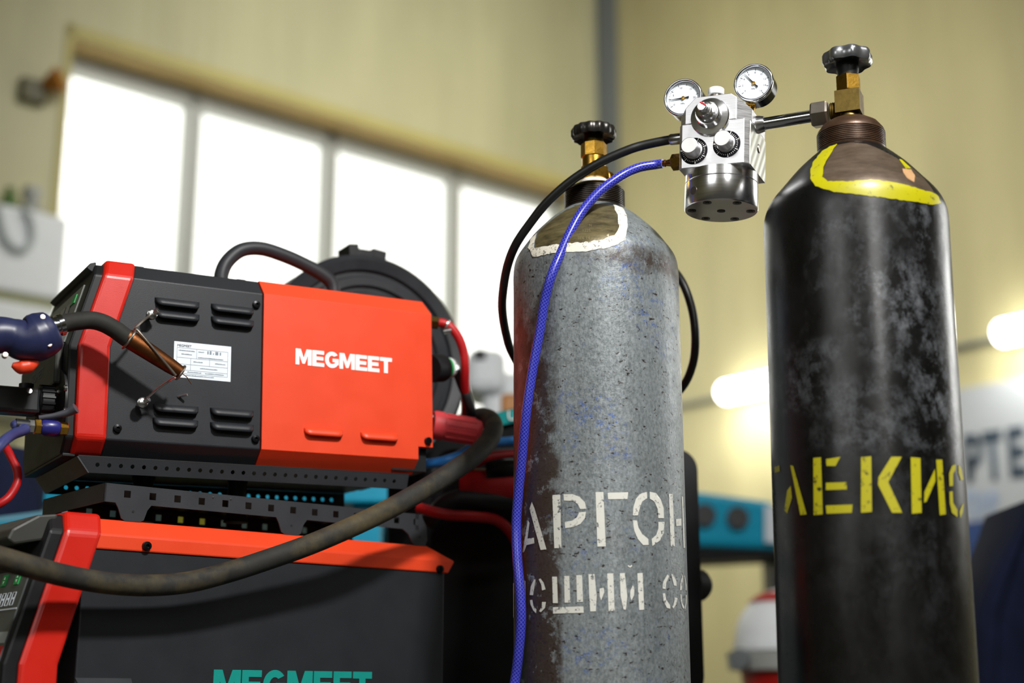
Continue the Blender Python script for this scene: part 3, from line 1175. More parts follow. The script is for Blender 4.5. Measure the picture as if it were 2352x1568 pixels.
ltext('MEGMEET', 0.0044, 0.05, 0.11)
obj('label_heading', bm, M['dark_ink'], lab)
bm = bmesh.new()
random.seed(4)
for u0, u1, v in ((0.08, 0.36, 0.24), (0.13, 0.31, 0.34), (0.42, 0.52, 0.24), (0.42, 0.86, 0.40), (0.34, 0.50, 0.53), (0.72, 0.90, 0.53), (0.46, 0.76, 0.70), (0.24, 0.48, 0.83), (0.55, 0.88, 0.83), (0.22, 0.70, 0.925)):
    x = u0
    while x < u1:
        w = random.uniform(0.006, 0.014)
        box(bm, a.x + LW * x, a.x + LW * min(u1, x + w), -0.001, -0.0006, a.z - LH * v - 0.0006, a.z - LH * v + random.uniform(0.0002, 0.0008))
        x += w + random.uniform(0.003, 0.007)
obj('fine_print', bm, M['ink'], lab)
bm = bmesh.new()
for u, w, h in ((0.58, .02, .004), (0.62, .03, .0045), (0.68, .012, .002), (0.72, .05, .0042), (0.80, .02, .0038)):
    box(bm, a.x + LW * u, a.x + LW * (u + w), -0.001, -0.0006, a.z - LH * 0.28, a.z - LH * 0.28 + h)
obj('stamped_marks', bm, M['ink'], lab)
# tubular handle on the top
hp = [ul(x, y, 0.12) for x, y in ((508, 660), (509, 628), (524, 598), (556, 574), (600, 571), (650, 586), (700, 608), (745, 634), (764, 655), (768, 690))]
obj('handle', tube(hp, 0.0102, 24, 8), plain('soft_black_handle_grip', '#26282c', 0.5, 0, 0.4, 0.1), feeder, True)
for x, y in ((325, 612), (560, 642)):
    p = ul(x, y, 0.02)
    obj('top_clip', BOX(p.x - 0.006, p.x + 0.006, 0.03, 0.04, 0.234, 0.2385), M['black_plastic'], feeder)
obj('rear_panel', BOX(0.40, 0.4535, 0.012, FW - 0.012, -0.015, 0.228), M['black_plastic'], feeder)

# spool housing on the far side
sc_ = ul(850, 828, 0.24)
TS = Matrix.Translation((sc_.x, 0.245, sc_.z)) @ Matrix.Rotation(R(90), 4, 'X')
pr = [(0.0, -0.115), (0.150, -0.115), (0.172, -0.108), (0.176, -0.09), (0.176, -0.075), (0.165, -0.07), (0.165, -0.03), (0.176, -0.025), (0.176, 0.0), (0.166, 0.010), (0.150, 0.006),
      (0.147, 0.0), (0.140, 0.0), (0.137, 0.006), (0.124, 0.006), (0.121, 0.0), (0.114, 0.0), (0.111, 0.006), (0.09, 0.006), (0.086, -0.002), (0.0, -0.002)]
sp = obj('spool_cover', lathe(pr, 72, None, TS), plain('black_spool_cover', '#232529', 0.45, 0, 0.4, 0.1), feeder, 30)
bm = bmesh.new()
T2 = Matrix.Translation((sc_.x, 0.245, sc_.z))
for ang, w_, h_ in ((97, 0.018, 0.020), (90, 0.03, 0.012), (83, 0.026, 0.016)):
    Rm = T2 @ Matrix.Rotation(R(-(ang - 90)), 4, 'Y')
    v = box(bm, -w_ / 2, w_ / 2, 0.005, 0.05, 0.170, 0.176 + h_)
    for q in v:
        q.co = Rm @ q.co
obj('latch', bm, M['black_rubber'], sp, bevel=0.002)

# perforated tray carrying the feeder
tr = thing('feeder_tray', 'dark grey perforated steel tray directly under the upper wire feeder', 'tray', UF)
hx = [ul(223, 1065).x + 0.004 + 0.01475 * k for k in range(29)]
near = lambda x, z, w: Vector((x, 0.010 + w + (z + 0.0215) * -0.35, z))
far = lambda x, z, w: Vector((x, FW - 0.012 - w, z))
obj('near_rail', holed(-0.022, 0.425, -0.0405, -0.0215, hx, -0.0305, 0.0026, 0.0026, 16, near, 0.0016), M['tray'], tr)
bm = bmesh.new()
prism([(-0.022, -0.0405), (-0.022, -0.0215), (-0.036, -0.0215)], 0.0016, near, bm)
obj('rail_end', bm, M['tray'], tr)
obj('far_rail', holed(-0.022, 0.425, -0.0415, -0.0215, hx, -0.0315, 0.0030, 0.0030, 16, far, 0.0016), M['tray'], tr)
bm = bmesh.new()
for w in (0, 0.0016):
    pass
pl = [(-0.036, -0.0215), (-0.0215, -0.0415), (-0.0199, -0.0415), (-0.034, -0.0215)]
prism(pl, FW - 0.022, lambda u, v, w: Vector((u, 0.010 + w, v)), bm)
obj('front_plate', bm, M['tray'], tr)
obj('deck', BOX(-0.034, 0.425, 0.0105, FW - 0.0125, -0.0213, -0.0197), M['black_plastic'], tr)

# ------------------------------------------------------------------ lower machine: power source
LF = yaw_frame(Vector((-0.49546531, 1.72453554, 0.91631305)), 50.3, 0)
LFI = LF.inverted()
PW = 0.30


def ll(px, py, off=0.0):
    n = LF.to_3x3() @ Vector((0, 1, 0))
    return LFI @ on_plane(LF @ Vector((0, off, 0)), n, px, py)


def xl_(z):
    return 0.27 * z if z > -0.155 else 0.27 * -0.155


ZBOT = -0.60
src = thing('power_source', 'lower welding power source with red top rail and dark side panel under the wire feeder', 'welding machine', LF)
obj('casing', BOX(-0.02, 0.520, 0.0025, PW - 0.0025, ZBOT, -0.017), M['charcoal'], src, bevel=0.002)
# red top cover with chamfered edges
bm = bmesh.new()
secp = [(0, -0.018), (0, 0.0), (0.021, 0.021), (PW - 0.021, 0.021), (PW, 0.0), (PW, -0.018)]
a = [bm.verts.new((-0.006 + 0.27 * z, y, z)) for y, z in secp]
b = [bm.verts.new((0.5255 + (0.012 if abs(z) < 0.001 else 0.0) - (0.024 if z > 0.01 else 0), y, z)) for y, z in secp]
for i in range(6):
    j = (i + 1) % 6
    bm.faces.new((a[i], a[j], b[j], b[i]))
bm.faces.new(a)
bm.faces.new(b)
obj('top_cover', bm, M['orange'], src, bevel=0.002)
# slanted red band
zs = [-0.60, -0.155, 0.0, 0.0225]


def lsec(z):
    return 0.021 if z > 0.01 else 0.0


def band(x_off0, x_off1, e, zlist=zs):
    bm = bmesh.new()
    L = []
    for s in (0, 1):
        for xo in (x_off0, x_off1):
            row = []
            for z in zlist:
                y = lsec(z) - e
                row.append(bm.verts.new((xl_(z) + xo, y if s == 0 else PW - y, z + (e if z > 0.01 else 0))))
            L.append(row)
    n = len(zlist)
    for k in range(n - 1):
        bm.faces.new((L[0][k], L[1][k], L[1][k + 1], L[0][k + 1]))
        bm.faces.new((L[2][k], L[3][k], L[3][k + 1], L[2][k + 1]))
        bm.faces.new((L[0][k], L[2][k], L[2][k + 1], L[0][k + 1]))
        bm.faces.new((L[1][k], L[3][k], L[3][k + 1], L[1][k + 1]))
    bm.faces.new((L[0][0], L[1][0], L[3][0], L[2][0]))
    bm.faces.new((L[0][-1], L[1][-1], L[3][-1], L[2][-1]))
    return bm


obj('front_band', band(-0.048, -0.001, 0.004), M['red'], src, bevel=0.006, segs=3)
obj('front_frame', band(-0.066, -0.046, 0.0, [-0.60, -0.155, 0.0, 0.022]), M['black_plastic'], src, bevel=0.004)
# overhanging cowl above the control panel
bm = bmesh.new()
cow = [(-0.05, 0.022), (-0.075, 0.0185), (-0.105, 0.0), (-0.11, -0.012), (-0.100, -0.018), (-0.062, -0.010), (-0.055, 0.0)]
prism(cow, PW - 0.03, lambda u, v, w: Vector((u, 0.015 + w, v)), bm)
obj('cowl', bm, M['grey_plastic'], src, bevel=0.003)


def lfp(y, z, off):
    return Vector((xl_(z) - 0.066 - off, y, z))


def lslab(y0, y1, z0, z1, o0, o1):
    bm = bmesh.new()
    v = [bm.verts.new(lfp(y, z, o)) for o in (o0, o1) for z in (z0, z1) for y in (y0, y1)]
    for f in ((0, 1, 3, 2), (4, 6, 7, 5), (0, 4, 5, 1), (2, 3, 7, 6), (0, 2, 6, 4), (1, 5, 7, 3)):
        bm.faces.new([v[i] for i in f])
    return bm


cp = obj('control_panel', lslab(0.012, 0.27, -0.152, -0.045, 0.0, 0.002), plain('dark_grey_control_film', '#4c4f4e', 0.35, 0, 0.45, 0.06), src)
obj('red_strip', lslab(0.012, 0.27, -0.150, -0.134, 0.002, 0.0025), M['redhose'], cp)
bm = lslab(0.012, 0.27, -0.092, -0.0905, 0.002, 0.0025)
obj('printed_line', bm, M['label'], cp)
obj('pale_strip', lslab(0.012, 0.27, -0.131, -0.118, 0.002, 0.0025), plain('pale_grey_print', '#9aa09d', 0.4), cp)
for y, z in ((0.034, -0.062), (0.075, -0.062), (0.115, -0.062), (0.155, -0.062), (0.103, -0.082)):
    bt = obj('button', lslab(y, y + 0.014, z, z + 0.014, 0.002, 0.0032), M['green'], cp)
    if z > -0.07:
        bm = bmesh.new()
        c_ = lfp(y + 0.007, z + 0.007, 0.0034)
        for sgn in (1, -1):
            bm.faces.new([bm.verts.new(c_ + Vector(((0.27 * k[1]), k[0], k[1]))) for k in ((-0.003, sgn * 0.001), (0.003, sgn * 0.001), (0, sgn * 0.005))])
        obj('arrow_print', bm, M['white_ink'], bt)
bm = bmesh.new()
for k in range(5):
    y = 0.03 + k * 0.016
    for yy0, yy1, z0, z1 in ((y, y + 0.010, -0.087, -0.0862), (y, y + 0.010, -0.0718, -0.071), (y, y + 0.0008, -0.087, -0.071), (y + 0.0092, y + 0.010, -0.087, -0.071), (y + 0.003, y + 0.007, -0.080, -0.0775)):
        b2 = lslab(yy0, yy1, z0, z1, 0.002, 0.0024)
        me = bpy.data.meshes.new('tmp')
        b2.to_mesh(me)
        b2.free()
        bm.from_mesh(me)
        bpy.data.meshes.remove(me)
obj('icon_print', bm, M['label'], cp)
bm = heavy_word('MEGMEET', 0.2385, 0.037, lambda u, v, w: Vector((ll(493, 1537).x + u, 0.0024 - w, ll(493, 1537).z - 0.037 + v)))
obj('lettering', bm, M['teal_ink'], src)
for px, py in ((336, 1254), (1009, 1307)):
    p = ll(px, py)
    obj('screw', lathe([(0, 0), (0.006, 0), (0.0055, 0.004), (0.0024, 0.0045), (0.002, 0.002), (0, 0.002)], 16, None, along((p.x, 0.0, p.z), (0, -1, 0))), M['screw'], src, True)
p = ll(173, 1556)
p2 = ll(302, 1556)
bm = bmesh.new()
prism([(p.x, p.z), (p2.x, p.z), (p2.x + 0.01, p.z - 0.03), (p.x + 0.02, p.z - 0.03)], 0.0016, lambda u, v, w: Vector((u, 0.0026 - w, v)), bm)
obj('recess_plate', bm, plain('charcoal_recess', '#3c3f43', 0.4), src)

# tray with square holes and feet on top of the power source
st = thing('support_tray', 'dark grey steel tray with square holes and bent feet on top of the lower machine', 'tray', LF)
sx = [0.038 + 0.0341 * k for k in range(14)]
near2 = lambda x, z, w: Vector((x, 0.020 + w, z))
far2 = lambda x, z, w: Vector((x, 0.214 - w, z))
for nm, fn in (('near_rail', near2), ('far_rail', far2)):
    obj(nm, holed(0.008, 0.486, 0.0425, 0.0655, sx, 0.054, 0.0044, 0.0044, 16, fn, 0.002, True), M['tray'], st)
    for u in (0.031, 0.259, 0.480):
        if u < 0.4:
            poly = [(u - 0.008, 0.0425), (u - 0.004, 0.036), (u + 0.001, 0.0235), (u + 0.006, 0.0205), (u + 0.026, 0.0205), (u + 0.031, 0.0235), (u + 0.035, 0.036), (u + 0.04, 0.0425)]
        else:
            poly = [(u - 0.022, 0.0425), (u - 0.012, 0.036), (u - 0.004, 0.0235), (u, 0.0205), (u + 0.018, 0.0205), (u + 0.022, 0.030), (u + 0.020, 0.048), (u + 0.010, 0.0655), (u + 0.0, 0.0655), (u, 0.0425)]
        ft = obj('foot', prism(poly, 0.002, fn), M['tray'], st)
        if fn is near2:
            obj('rivet_hole', lathe([(0, 0), (0.0016, 0), (0.0016, 0.0004), (0, 0.0004)], 10, None, along((u + 0.016 if u < .4 else u + 0.008, 0.020, 0.033), (0, -1, 0))), M['black_rubber'], ft)
bm = prism([(0.008, 0.0425), (0.010, 0.0425), (0.010, 0.0655), (0.008, 0.0655)], 0.192, lambda u, v, w: Vector((u - 0.06 * 0 - w * 0.0, 0.020 + w, v)))
obj('front_plate', bm, M['tray'], st)
obj('deck', BOX(0.010, 0.484, 0.022, 0.212, 0.0640, 0.0655), M['black_plastic'], st)
for u in (0.156, 0.182):
    obj('bolt', lathe([(0, 0), (0.0012, 0), (0.0009, 0.0012), (0, 0.0014)], 10, None, along((u, 0.020, 0.0605), (0, -1, 0))), M['zinc'], st, True)
# rubber feet between the two trays
for k, (px, py, of) in enumerate(((545, 1124, 0.09), (330, 1100, 0.17))):
    p = LF @ ll(px, py, of)
    z0 = LF.translation.z + 0.040
    q = UFI @ Vector((p.x, p.y, 0))
    zt = (UF @ Vector((q.x, q.y, -0.0213))).z
    bm = lathe([(0, z0), (0.017, z0), (0.013, z0 + 0.012), (0.013, zt - 0.012), (0.016, zt), (0, zt)], 20, None, Matrix.Translation((p.x, p.y, 0)))
    tag(obj('rubber_buffer', bm, M['black_rubber'], None, 40), ('black rubber buffer between the two trays near their middle' if k == 0 else 'black rubber buffer between the two trays towards the front, mostly hidden'), 'buffer', 'rubber buffers between the trays')
q = at(432, 1190, 2.5)
tag(obj('yellow_case', BOX(q.x - 0.03, q.x + 0.035, q.y, q.y + 0.08, 0, q.z + 0.014), M['yellow'], None, bevel=0.004), 'yellow case glimpsed through two square holes of the tray above the lower machine', 'case')
# machine cart below (out of the frame, carries the machine)
ct = thing('machine_cart', 'black wheeled cart carrying the lower welding machine', 'cart', LF)
zc = -LF.translation.z
obj('deck', BOX(-0.10, 0.56, -0.02, PW + 0.02, ZBOT - 0.03, ZBOT), M['black_plastic'], ct)
for x in (0.0, 0.46):
    for y in (0.02, PW - 0.02):
        obj('wheel', lathe([(0, -0.02), (0.10, -0.02), (0.105, 0), (0.10, 0.02), (0, 0.02)], 24, None, along((x, y, zc + 0.106), (0, 1, 0))), M['black_rubber'], ct, 40)
        obj('caster_fork', BOX(x - 0.015, x + 0.015, y - 0.03, y + 0.03, zc + 0.18, ZBOT - 0.03), M['zinc'], ct)

#PART3
# ------------------------------------------------------------------ welding torch resting in its wire holder
OFF = -0.048


def tp(px, py, off=OFF):
    return UF @ ul(px, py, off)


torch = thing('welding_torch', 'welding torch with navy handle, black bent neck and copper nozzle in the side holder', 'welding torch', Matrix.Translation(tp(120, 750)))
TI = torch.matrix_world.inverted()


def tl(px, py, off=OFF):
    return TI @ tp(px, py, off)


hpts = [tl(x, y) for x, y in ((121, 757), (117, 759), (99, 768), (77, 777), (52, 780), (25, 772), (-10, 770), (-60, 785), (-120, 800))]
hand = obj('handle', tube(hpts, 0.02, 24, 6, None, True, [0.0195, 0.0250, 0.0285, 0.0290, 0.0255, 0.0215, 0.0225, 0.0215, 0.02]), M['navy'], torch, True)
for px, py in ((98, 728), (113, 791), (12, 815)):
    q = tl(px, py, OFF - 0.022)
    obj('handle_screw', lathe([(0, -0.004), (0.0034, -0.004), (0.0034, 0), (0.003, 0.0012), (0, 0.0016)], 14, None, along(q, UF.to_3x3() @ Vector((0, -1, 0.15)))), M['nickel'], hand, True)
bm = tube([tl(x, y, OFF) for x, y in ((28, 838), (46, 843), (66, 840), (86, 830))], 0.008, 14, 5, None, True, [0.003, 0.0085, 0.0085, 0.004])
obj('trigger', bm, plain('orange_red_trigger', '#d63c1a', 0.4), torch, True)
a, b = tl(119, 752), tl(142, 745)
d = (b - a).normalized()
T_ = along(a, d)
obj('collar', lathe([(0.0, 0), (0.0135, 0), (0.0135, 0.003), (0.0115, 0.004), (0.0115, 0.007), (0.0135, 0.008), (0.0135, 0.0135), (0, 0.0135)], 28, None, T_), M['chrome'], torch, 40)
neck = [tl(x, y) for x, y in ((134, 747), (155, 741), (180, 737), (208, 735), (235, 741), (262, 755), (284, 771), (300, 782))]
obj('neck', tube(neck, 0.0112, 24, 6), M['cable'], torch, True)
a, b = tl(290, 774), tl(414, 855)
d = (b - a).normalized()
L = (b - a).length
obj('nozzle', lathe([(0.0085, 0), (0.0112, 0.0), (0.0118, 0.004), (0.0112, L * 0.3), (0.0098, L * 0.8), (0.0086, L * 0.97), (0.0086, L), (0.0068, L), (0.0066, L * 0.6), (0, L * 0.6)], 32, None, along(a, d)), M['copper'], torch, 40)
obj('contact_tip', lathe([(0.0, L * 0.5), (0.0035, L * 0.5), (0.0028, L * 0.96), (0, L * 0.96)], 14, None, along(a, d)), M['copper'], torch, True)
obj('wire', tube([b - d * 0.01, b + d * 0.004, tl(429, 866), tl(440, 882)], 0.0006, 8, 4), M['copper'], torch, True)

holder = thing('torch_holder', 'bent steel wire holder on the charcoal panel carrying the torch nozzle', 'holder', UF)
for px, py in ((348, 722), (326, 925)):
    p = ul(px, py, -0.016)
    bm = rod((p.x, 0.0, p.z), (p.x, -0.014, p.z), 0.0032, 14)
    obj('post', bm, M['zinc'], holder, True)
    bm = lathe([(0, 0), (0.0065, 0.0), (0.0072, 0.003), (0.0068, 0.007), (0.004, 0.009), (0, 0.009)], 20, None, along((p.x, -0.0125, p.z), (0, -1, 0)))
    hexa((p.x + 0.002, -0.018, p.z + 0.001), (0.5, -0.6, 0.4), 0.0042, 0.008, bm)
    obj('dome_nut', bm, M['zinc'], holder, 40)
an, bn = ul(290, 774, OFF), ul(414, 855, OFF)
dn = (bn - an).normalized()


def ring_pts(c, d_, r, a0=0, a1=360, n=28):
    q = d_.to_track_quat('Z', 'Y').to_matrix()
    return [c + q @ Vector((r * math.cos(R(a0 + (a1 - a0) * i / n)), r * math.sin(R(a0 + (a1 - a0) * i / n)), 0)) for i in range(n + 1)]


obj('wire_ring', tube(ring_pts(an + dn * 0.004, dn, 0.0135), 0.0016, 10, 1), M['nickel'], holder, True)
obj('wire_ring', tube(ring_pts(bn + dn * 0.0005, dn, 0.0096), 0.0016, 10, 1), M['nickel'], holder, True)
p1, p2 = ul(348, 722, -0.018), ul(326, 925, -0.018)
obj('wire_rod', tube([p1, ul(328, 737, -0.040), ul(310, 754, -0.052), ul(318, 760, -0.058), ul(352, 800, -0.060), ul(404, 862, -0.058)], 0.0017, 10, 5), M['nickel'], holder, True)
obj('wire_rod', tube([p2, ul(360, 895, -0.034), ul(386, 876, -0.046), ul(402, 866, -0.056)], 0.0017, 10, 5), M['zinc'], holder, True)
pp = ul(411, 910, -0.004)
pq = ul(430, 906, -0.010)
tag(obj('stub_pin', rod(UF @ Vector((pp.x, 0.0, pp.z)), UF @ pq, 0.0016, 10), M['zinc'], None, True), 'short shiny pin sticking out of the charcoal panel below the rating label', 'pin')

# ------------------------------------------------------------------ plugs and hoses at the front of the feeder
q0 = ul_front(122, 927, -0.060)
plug = thing('torch_plug', 'black torch plug with ribbed locking ring in the front socket of the feeder', 'plug', UF)
bm = bmesh.new()
n = 36
pr = [(0.0, 0.0), (0.019, 0.0), (0.0215, 0.003), (0.0215, 0.017), (0.018, 0.02), (0, 0.02)]
lathe(pr, n, bm, along((q0.x, q0.y, q0.z), (-1, 0, 0)))
for k in range(18):
    v = box(bm, -0.0012, 0.0012, 0.021, 0.0232, 0.002, 0.018)
    Mx = along((q0.x, q0.y, q0.z), (-1, 0, 0)) @ Matrix.Rotation(2 * PI * k / 18, 4, 'Z')
    for w in v:
        w.co = Mx @ w.co
obj('locking_ring', bm, M['black_plastic'], plug, 30)
obj('plug_body', BOX(q0.x - 0.20, q0.x - 0.018, q0.y - 0.016, q0.y + 0.016, q0.z - 0.017, q0.z + 0.016), plain('plug_black_plastic', '#202224', 0.38, 0, 0.45, 0.1), plug, bevel=0.005)
obj('clamp_lug', lathe([(0, 0), (0.009, 0), (0.009, 0.008), (0, 0.008)], 20, None, Matrix.Translation((q0.x - 0.034, q0.y, q0.z + 0.0145))), M['black_plastic'], plug, True)
obj('clamp_screw', lathe([(0, 0), (0.004, 0), (0.0035, 0.003), (0, 0.003)], 12, None, along((q0.x - 0.034, q0.y - 0.016, q0.z + 0.010), (0, -1, 0.2))), M['zinc'], plug, True)
obj('cable', tube([(q0.x - 0.19, q0.y, q0.z), (q0.x - 0.30, q0.y, q0.z - 0.01), (q0.x - 0.42, q0.y - 0.02, q0.z - 0.10), (q0.x - 0.5, q0.y - 0.03, q0.z - 0.3)], 0.013, 16), M['cable'], plug, True)

qv = ul_front(155, 985, -0.054)
valve = thing('coolant_valve', 'small blue valve with brass ends and a grey lever on the feeder front', 'valve', UF)
obj('brass_nipple', hexa((qv.x, qv.y, qv.z), (-1, 0, 0), 0.0085, 0.010), M['brass'], valve, 30)
obj('valve_body', lathe([(0, 0), (0.0085, 0), (0.0105, 0.004), (0.0105, 0.018), (0.0085, 0.022), (0, 0.022)], 24, None, along((qv.x - 0.010, qv.y, qv.z), (-1, 0, 0))), M['purple'], valve, 40)
obj('brass_collar', hexa((qv.x - 0.032, qv.y, qv.z), (-1, 0, 0), 0.0095, 0.008), M['brass'], valve, 30)
obj('steel_nut', hexa((qv.x - 0.040, qv.y, qv.z), (-1, 0, 0), 0.0085, 0.008), M['zinc'], valve, 30)
obj('lever', tube([(qv.x - 0.035, qv.y - 0.002, qv.z + 0.011), (qv.x - 0.018, qv.y - 0.008, qv.z + 0.014), (qv.x - 0.004, qv.y - 0.014, qv.z + 0.018), (qv.x + 0.004, qv.y - 0.020, qv.z + 0.023)], 0.004, 12, 6, None, True, [0.003, 0.0035, 0.005, 0.0065]), plain('grey_lever', '#45464c', 0.45), valve, True)
s_ = UF @ Vector((qv.x - 0.046, qv.y, qv.z))
hp = [s_, UF @ Vector((qv.x - 0.062, qv.y, qv.z + 0.0005)), at(58, 986, 1.71), at(30, 997, 1.66), at(2, 1020, 1.62), at(-40, 1070, 1.60), at(-80, 1160, 1.60)]
bh = thing('coolant_hose', 'dark blue coolant hose leading left from the small valve', 'hose', Matrix.Translation(s_))
I_ = bh.matrix_world.inverted()
obj('hose', tube([I_ @ p for p in hp], 0.0062, 16), plain('dark_blue_hose', '#383d70', 0.4), bh, True)
obj('ferrule', tube([I_ @ p for p in hp[:2]], 0.0082, 16, 1), M['black_plastic'], bh, True)
s2 = UF @ Vector((qv.x - 0.030, qv.y + 0.03, qv.z + 0.004))
hp = [UF @ Vector((qv.x, qv.y + 0.03, qv.z + 0.004)), s2, at(30, 1000, 1.84), at(8, 1012, 1.8), at(22, 1042, 1.78), at(38, 1075, 1.77), at(40, 1105, 1.76), at(25, 1135, 1.75), at(2, 1155, 1.74), at(-50, 1180, 1.73)]
tag(obj('red_hose', tube(hp, 0.0052, 14), M['redhose'], None, True), 'dark red hose curving down at the left edge in front of the navy bag', 'hose')

# ------------------------------------------------------------------ thick torch cable sagging across the lower machine
cpts = [(-90, 1255, -.055), (-40, 1270, -.06), (10, 1284, -.062), (80, 1304, -.062), (160, 1324, -.050), (250, 1339, -.044), (340, 1344, -.042), (430, 1337, -.044), (520, 1315, -.050), (620, 1283, -.058), (720, 1247, -.068),
        (820, 1204, -.080), (900, 1165, -.084), (980, 1120, -.086), (1040, 1082, -.086), (1090, 1046, -.08), (1122, 1012, -.06), (1134, 982, -.03), (1124, 962, 0.0), (1100, 958, 0.05), (1070, 968, 0.11), (1030, 985, 0.14)]
wp = [LF @ ll(*p) for p in cpts]
tag(obj('torch_cable', tube(wp, 0.0132, 28, 8, None, True, [0.0128, 0.0128, 0.0130, 0.0134, 0.0140, 0.0142, 0.0142]), M['cable'], None, True), 'thick dusty black cable sagging across the red and charcoal lower machine', 'cable')

# ------------------------------------------------------------------ things at the rear of the feeder
def axis_thing(name, label, cat, pts_px, zs_):
    return [at(x, y, z) for (x, y), z in zip(pts_px, zs_)]


pg = thing('power_plug', 'red rubber cable plug pushed into the back of the feeder', 'plug', Matrix.Translation(at(1000, 978, 2.12)))
I_ = pg.matrix_world.inverted()
a, b = I_ @ at(992, 975, 2.11), I_ @ at(1108, 994, 2.13)
d = b - a
L = d.length
T_ = along(a, d)
obj('plug_sleeve', lathe([(0.0, 0.0), (0.020, 0.0), (0.0215, 0.004), (0.0215, 0.016), (0.0195, 0.018), (0.0195, L - 0.014), (0.017, L - 0.004), (0.009, L), (0, L)], 32, None, T_), M['pink'], pg, 40)
bm = bmesh.new()
for k in range(12):
    v = box(bm, -0.0016, 0.0016, 0.0188, 0.0208, 0.020, L - 0.014)
    for w in v:
        w.co = T_ @ Matrix.Rotation(2 * PI * k / 12, 4, 'Z') @ w.co
obj('grip_rib', bm, M['pink'], pg, bevel=0.0006)
obj('steel_tip', lathe([(0, -0.008), (0.006, -0.008), (0.006, 0.002), (0, 0.002)], 16, None, T_ @ Matrix.Translation((0.006, 0.012, 0))), M['zinc'], pg, True)

gs = thing('gas_inlet_hose', 'red hose with brass fitting and steel clamp curving down behind the feeder', 'hose', Matrix.Translation(at(1000, 742, 2.13)))
I_ = gs.matrix_world.inverted()
hp = [I_ @ at(x, y, z) for x, y, z in ((1000, 741, 2.13), (1018, 742, 2.13), (1036, 752, 2.13), (1053, 775, 2.13), (1064, 805, 2.13), (1068, 840, 2.13), (1068, 880, 2.14), (1070, 920, 2.16), (1068, 960, 2.2), (1055, 990, 2.24))]
obj('hose', tube(hp, 0.0068, 16), M['redhose'], gs, True)
obj('brass_fitting', hexa(I_ @ at(984, 740, 2.13), at(1010, 742, 2.13) - at(984, 740, 2.13), 0.0095, 0.016), M['old_brass'], gs, 30)
c = I_ @ at(1026, 747, 2.13)
obj('hose_clamp', tube(ring_pts(c, (hp[2] - hp[1]).normalized(), 0.0078), 0.0022, 8, 1), M['zinc'], gs, True)
obj('clamp_screw', lathe([(0, -0.006), (0.004, -0.006), (0.004, 0.006), (0, 0.006)], 12, None, along(I_ @ at(1028, 760, 2.12), (1, 0, 0.2))), M['zinc'], gs, True)

cn = thing('control_plug', 'black round control plug with a green and white ring behind the feeder', 'plug', Matrix.Translation(at(1000, 845, 2.12)))
I_ = cn.matrix_world.inverted()
a, b = I_ @ at(988, 846, 2.11), I_ @ at(1045, 844, 2.16)
d = b - a
L = d.length
T_ = along(a, d)
obj('plug_body', lathe([(0, 0), (0.020, 0), (0.021, 0.004), (0.021, L * .45), (0.017, L * .5), (0, L * .5)], 28, None, T_), M['black_plastic'], cn, 40)
obj('green_ring', lathe([(0, 0), (0.0165, 0), (0.0165, 0.008), (0, 0.008)], 28, None, T_ @ Matrix.Translation((0, 0, L * .5))), M['green'], cn, 40)
obj('white_ring', lathe([(0, 0), (0.0162, 0), (0.0145, 0.014), (0, 0.014)], 28, None, T_ @ Matrix.Translation((0, 0, L * .5 + 0.008))), M['white'], cn, 40)
hp = [I_ @ at(x, y, z) for x, y, z in ((1036, 846, 2.145), (1050, 856, 2.15), (1062, 885, 2.15), (1074, 915, 2.15), (1082, 945, 2.16), (1086, 985, 2.2), (1080, 1010, 2.26))]
obj('cable', tube(hp, 0.0075, 14), M['black_rubber'], cn, True)
obj('cable_clip', lathe([(0, 0), (0.005, 0), (0.004, 0.004), (0, 0.004)], 12, None, along(I_ @ at(1048, 845, 2.14), (0.1, -1, 0))), M['zinc'], cn, True)

tag(obj('air_tube', tube([at(x, y, z) for x, y, z in ((955, 1062, 2.16), (985, 1064, 2.14), (1020, 1058, 2.13), (1055, 1045, 2.14), (1090, 1026, 2.18), (1130, 1016, 2.2), (1165, 1014, 2.22), (1200, 1010, 2.23), (1260, 1010, 2.24))], 0.0075, 16), M['skyblue'], None, True), 'bright blue plastic tube passing behind the thick black cable', 'tube')
tag(obj('supply_hose', tube([at(x, y, z) for x, y, z in ((1060, 1075, 2.2), (1110, 1054, 2.2), (1150, 1048, 2.21), (1185, 1046, 2.22), (1260, 1046, 2.23))], 0.0095, 16), M['redhose'], None, True), 'red hose running level behind the grey cylinder just under the blue tube', 'hose')
tag(obj('return_hose', tube([at(x, y, z) for x, y, z in ((960, 1165, 2.16), (1000, 1176, 2.15), (1040, 1183, 2.15), (1090, 1186, 2.16), (1140, 1194, 2.18), (1175, 1225, 2.2), (1200, 1280, 2.22))], 0.008, 16), M['redhose'], None, True), 'red hose sagging to the right above the rear end of the lower machine', 'hose')
bx = thing('rear_filter', 'dark red and glossy grey unit lying behind the cable beside the grey cylinder', 'unit', Matrix.Translation(at(1130, 1110, 2.21)))
obj('red_body', lathe([(0, 0), (0.024, 0), (0.028, 0.006), (0.028, 0.13), (0.024, 0.14), (0, 0.14)], 28, None, along((-0.05, 0, -0.005), (1, 0, 0))), M['redhose'], bx, 40)
obj('grey_cap', lathe([(0, 0), (0.026, 0), (0.026, 0.09), (0.02, 0.1), (0, 0.1)], 28, None, along((-0.01, -0.004, 0.016), (1, 0.05, 0.02))), M['black_gloss'], bx, 40)
tag(obj('black_hose_bundle', tube([at(x, y, z) for x, y, z in ((985, 1200, 2.2), (1040, 1150, 2.19), (1110, 1150, 2.19), (1180, 1152, 2.2), (1250, 1150, 2.2))], 0.016, 18), M['black_rubber'], None, True), 'black corrugated hose lying in the dark behind the sagging red hose', 'hose')
obj_ = thing('rear_socket', 'black socket with steel screws at the rear right of the lower machine', 'socket', LF)
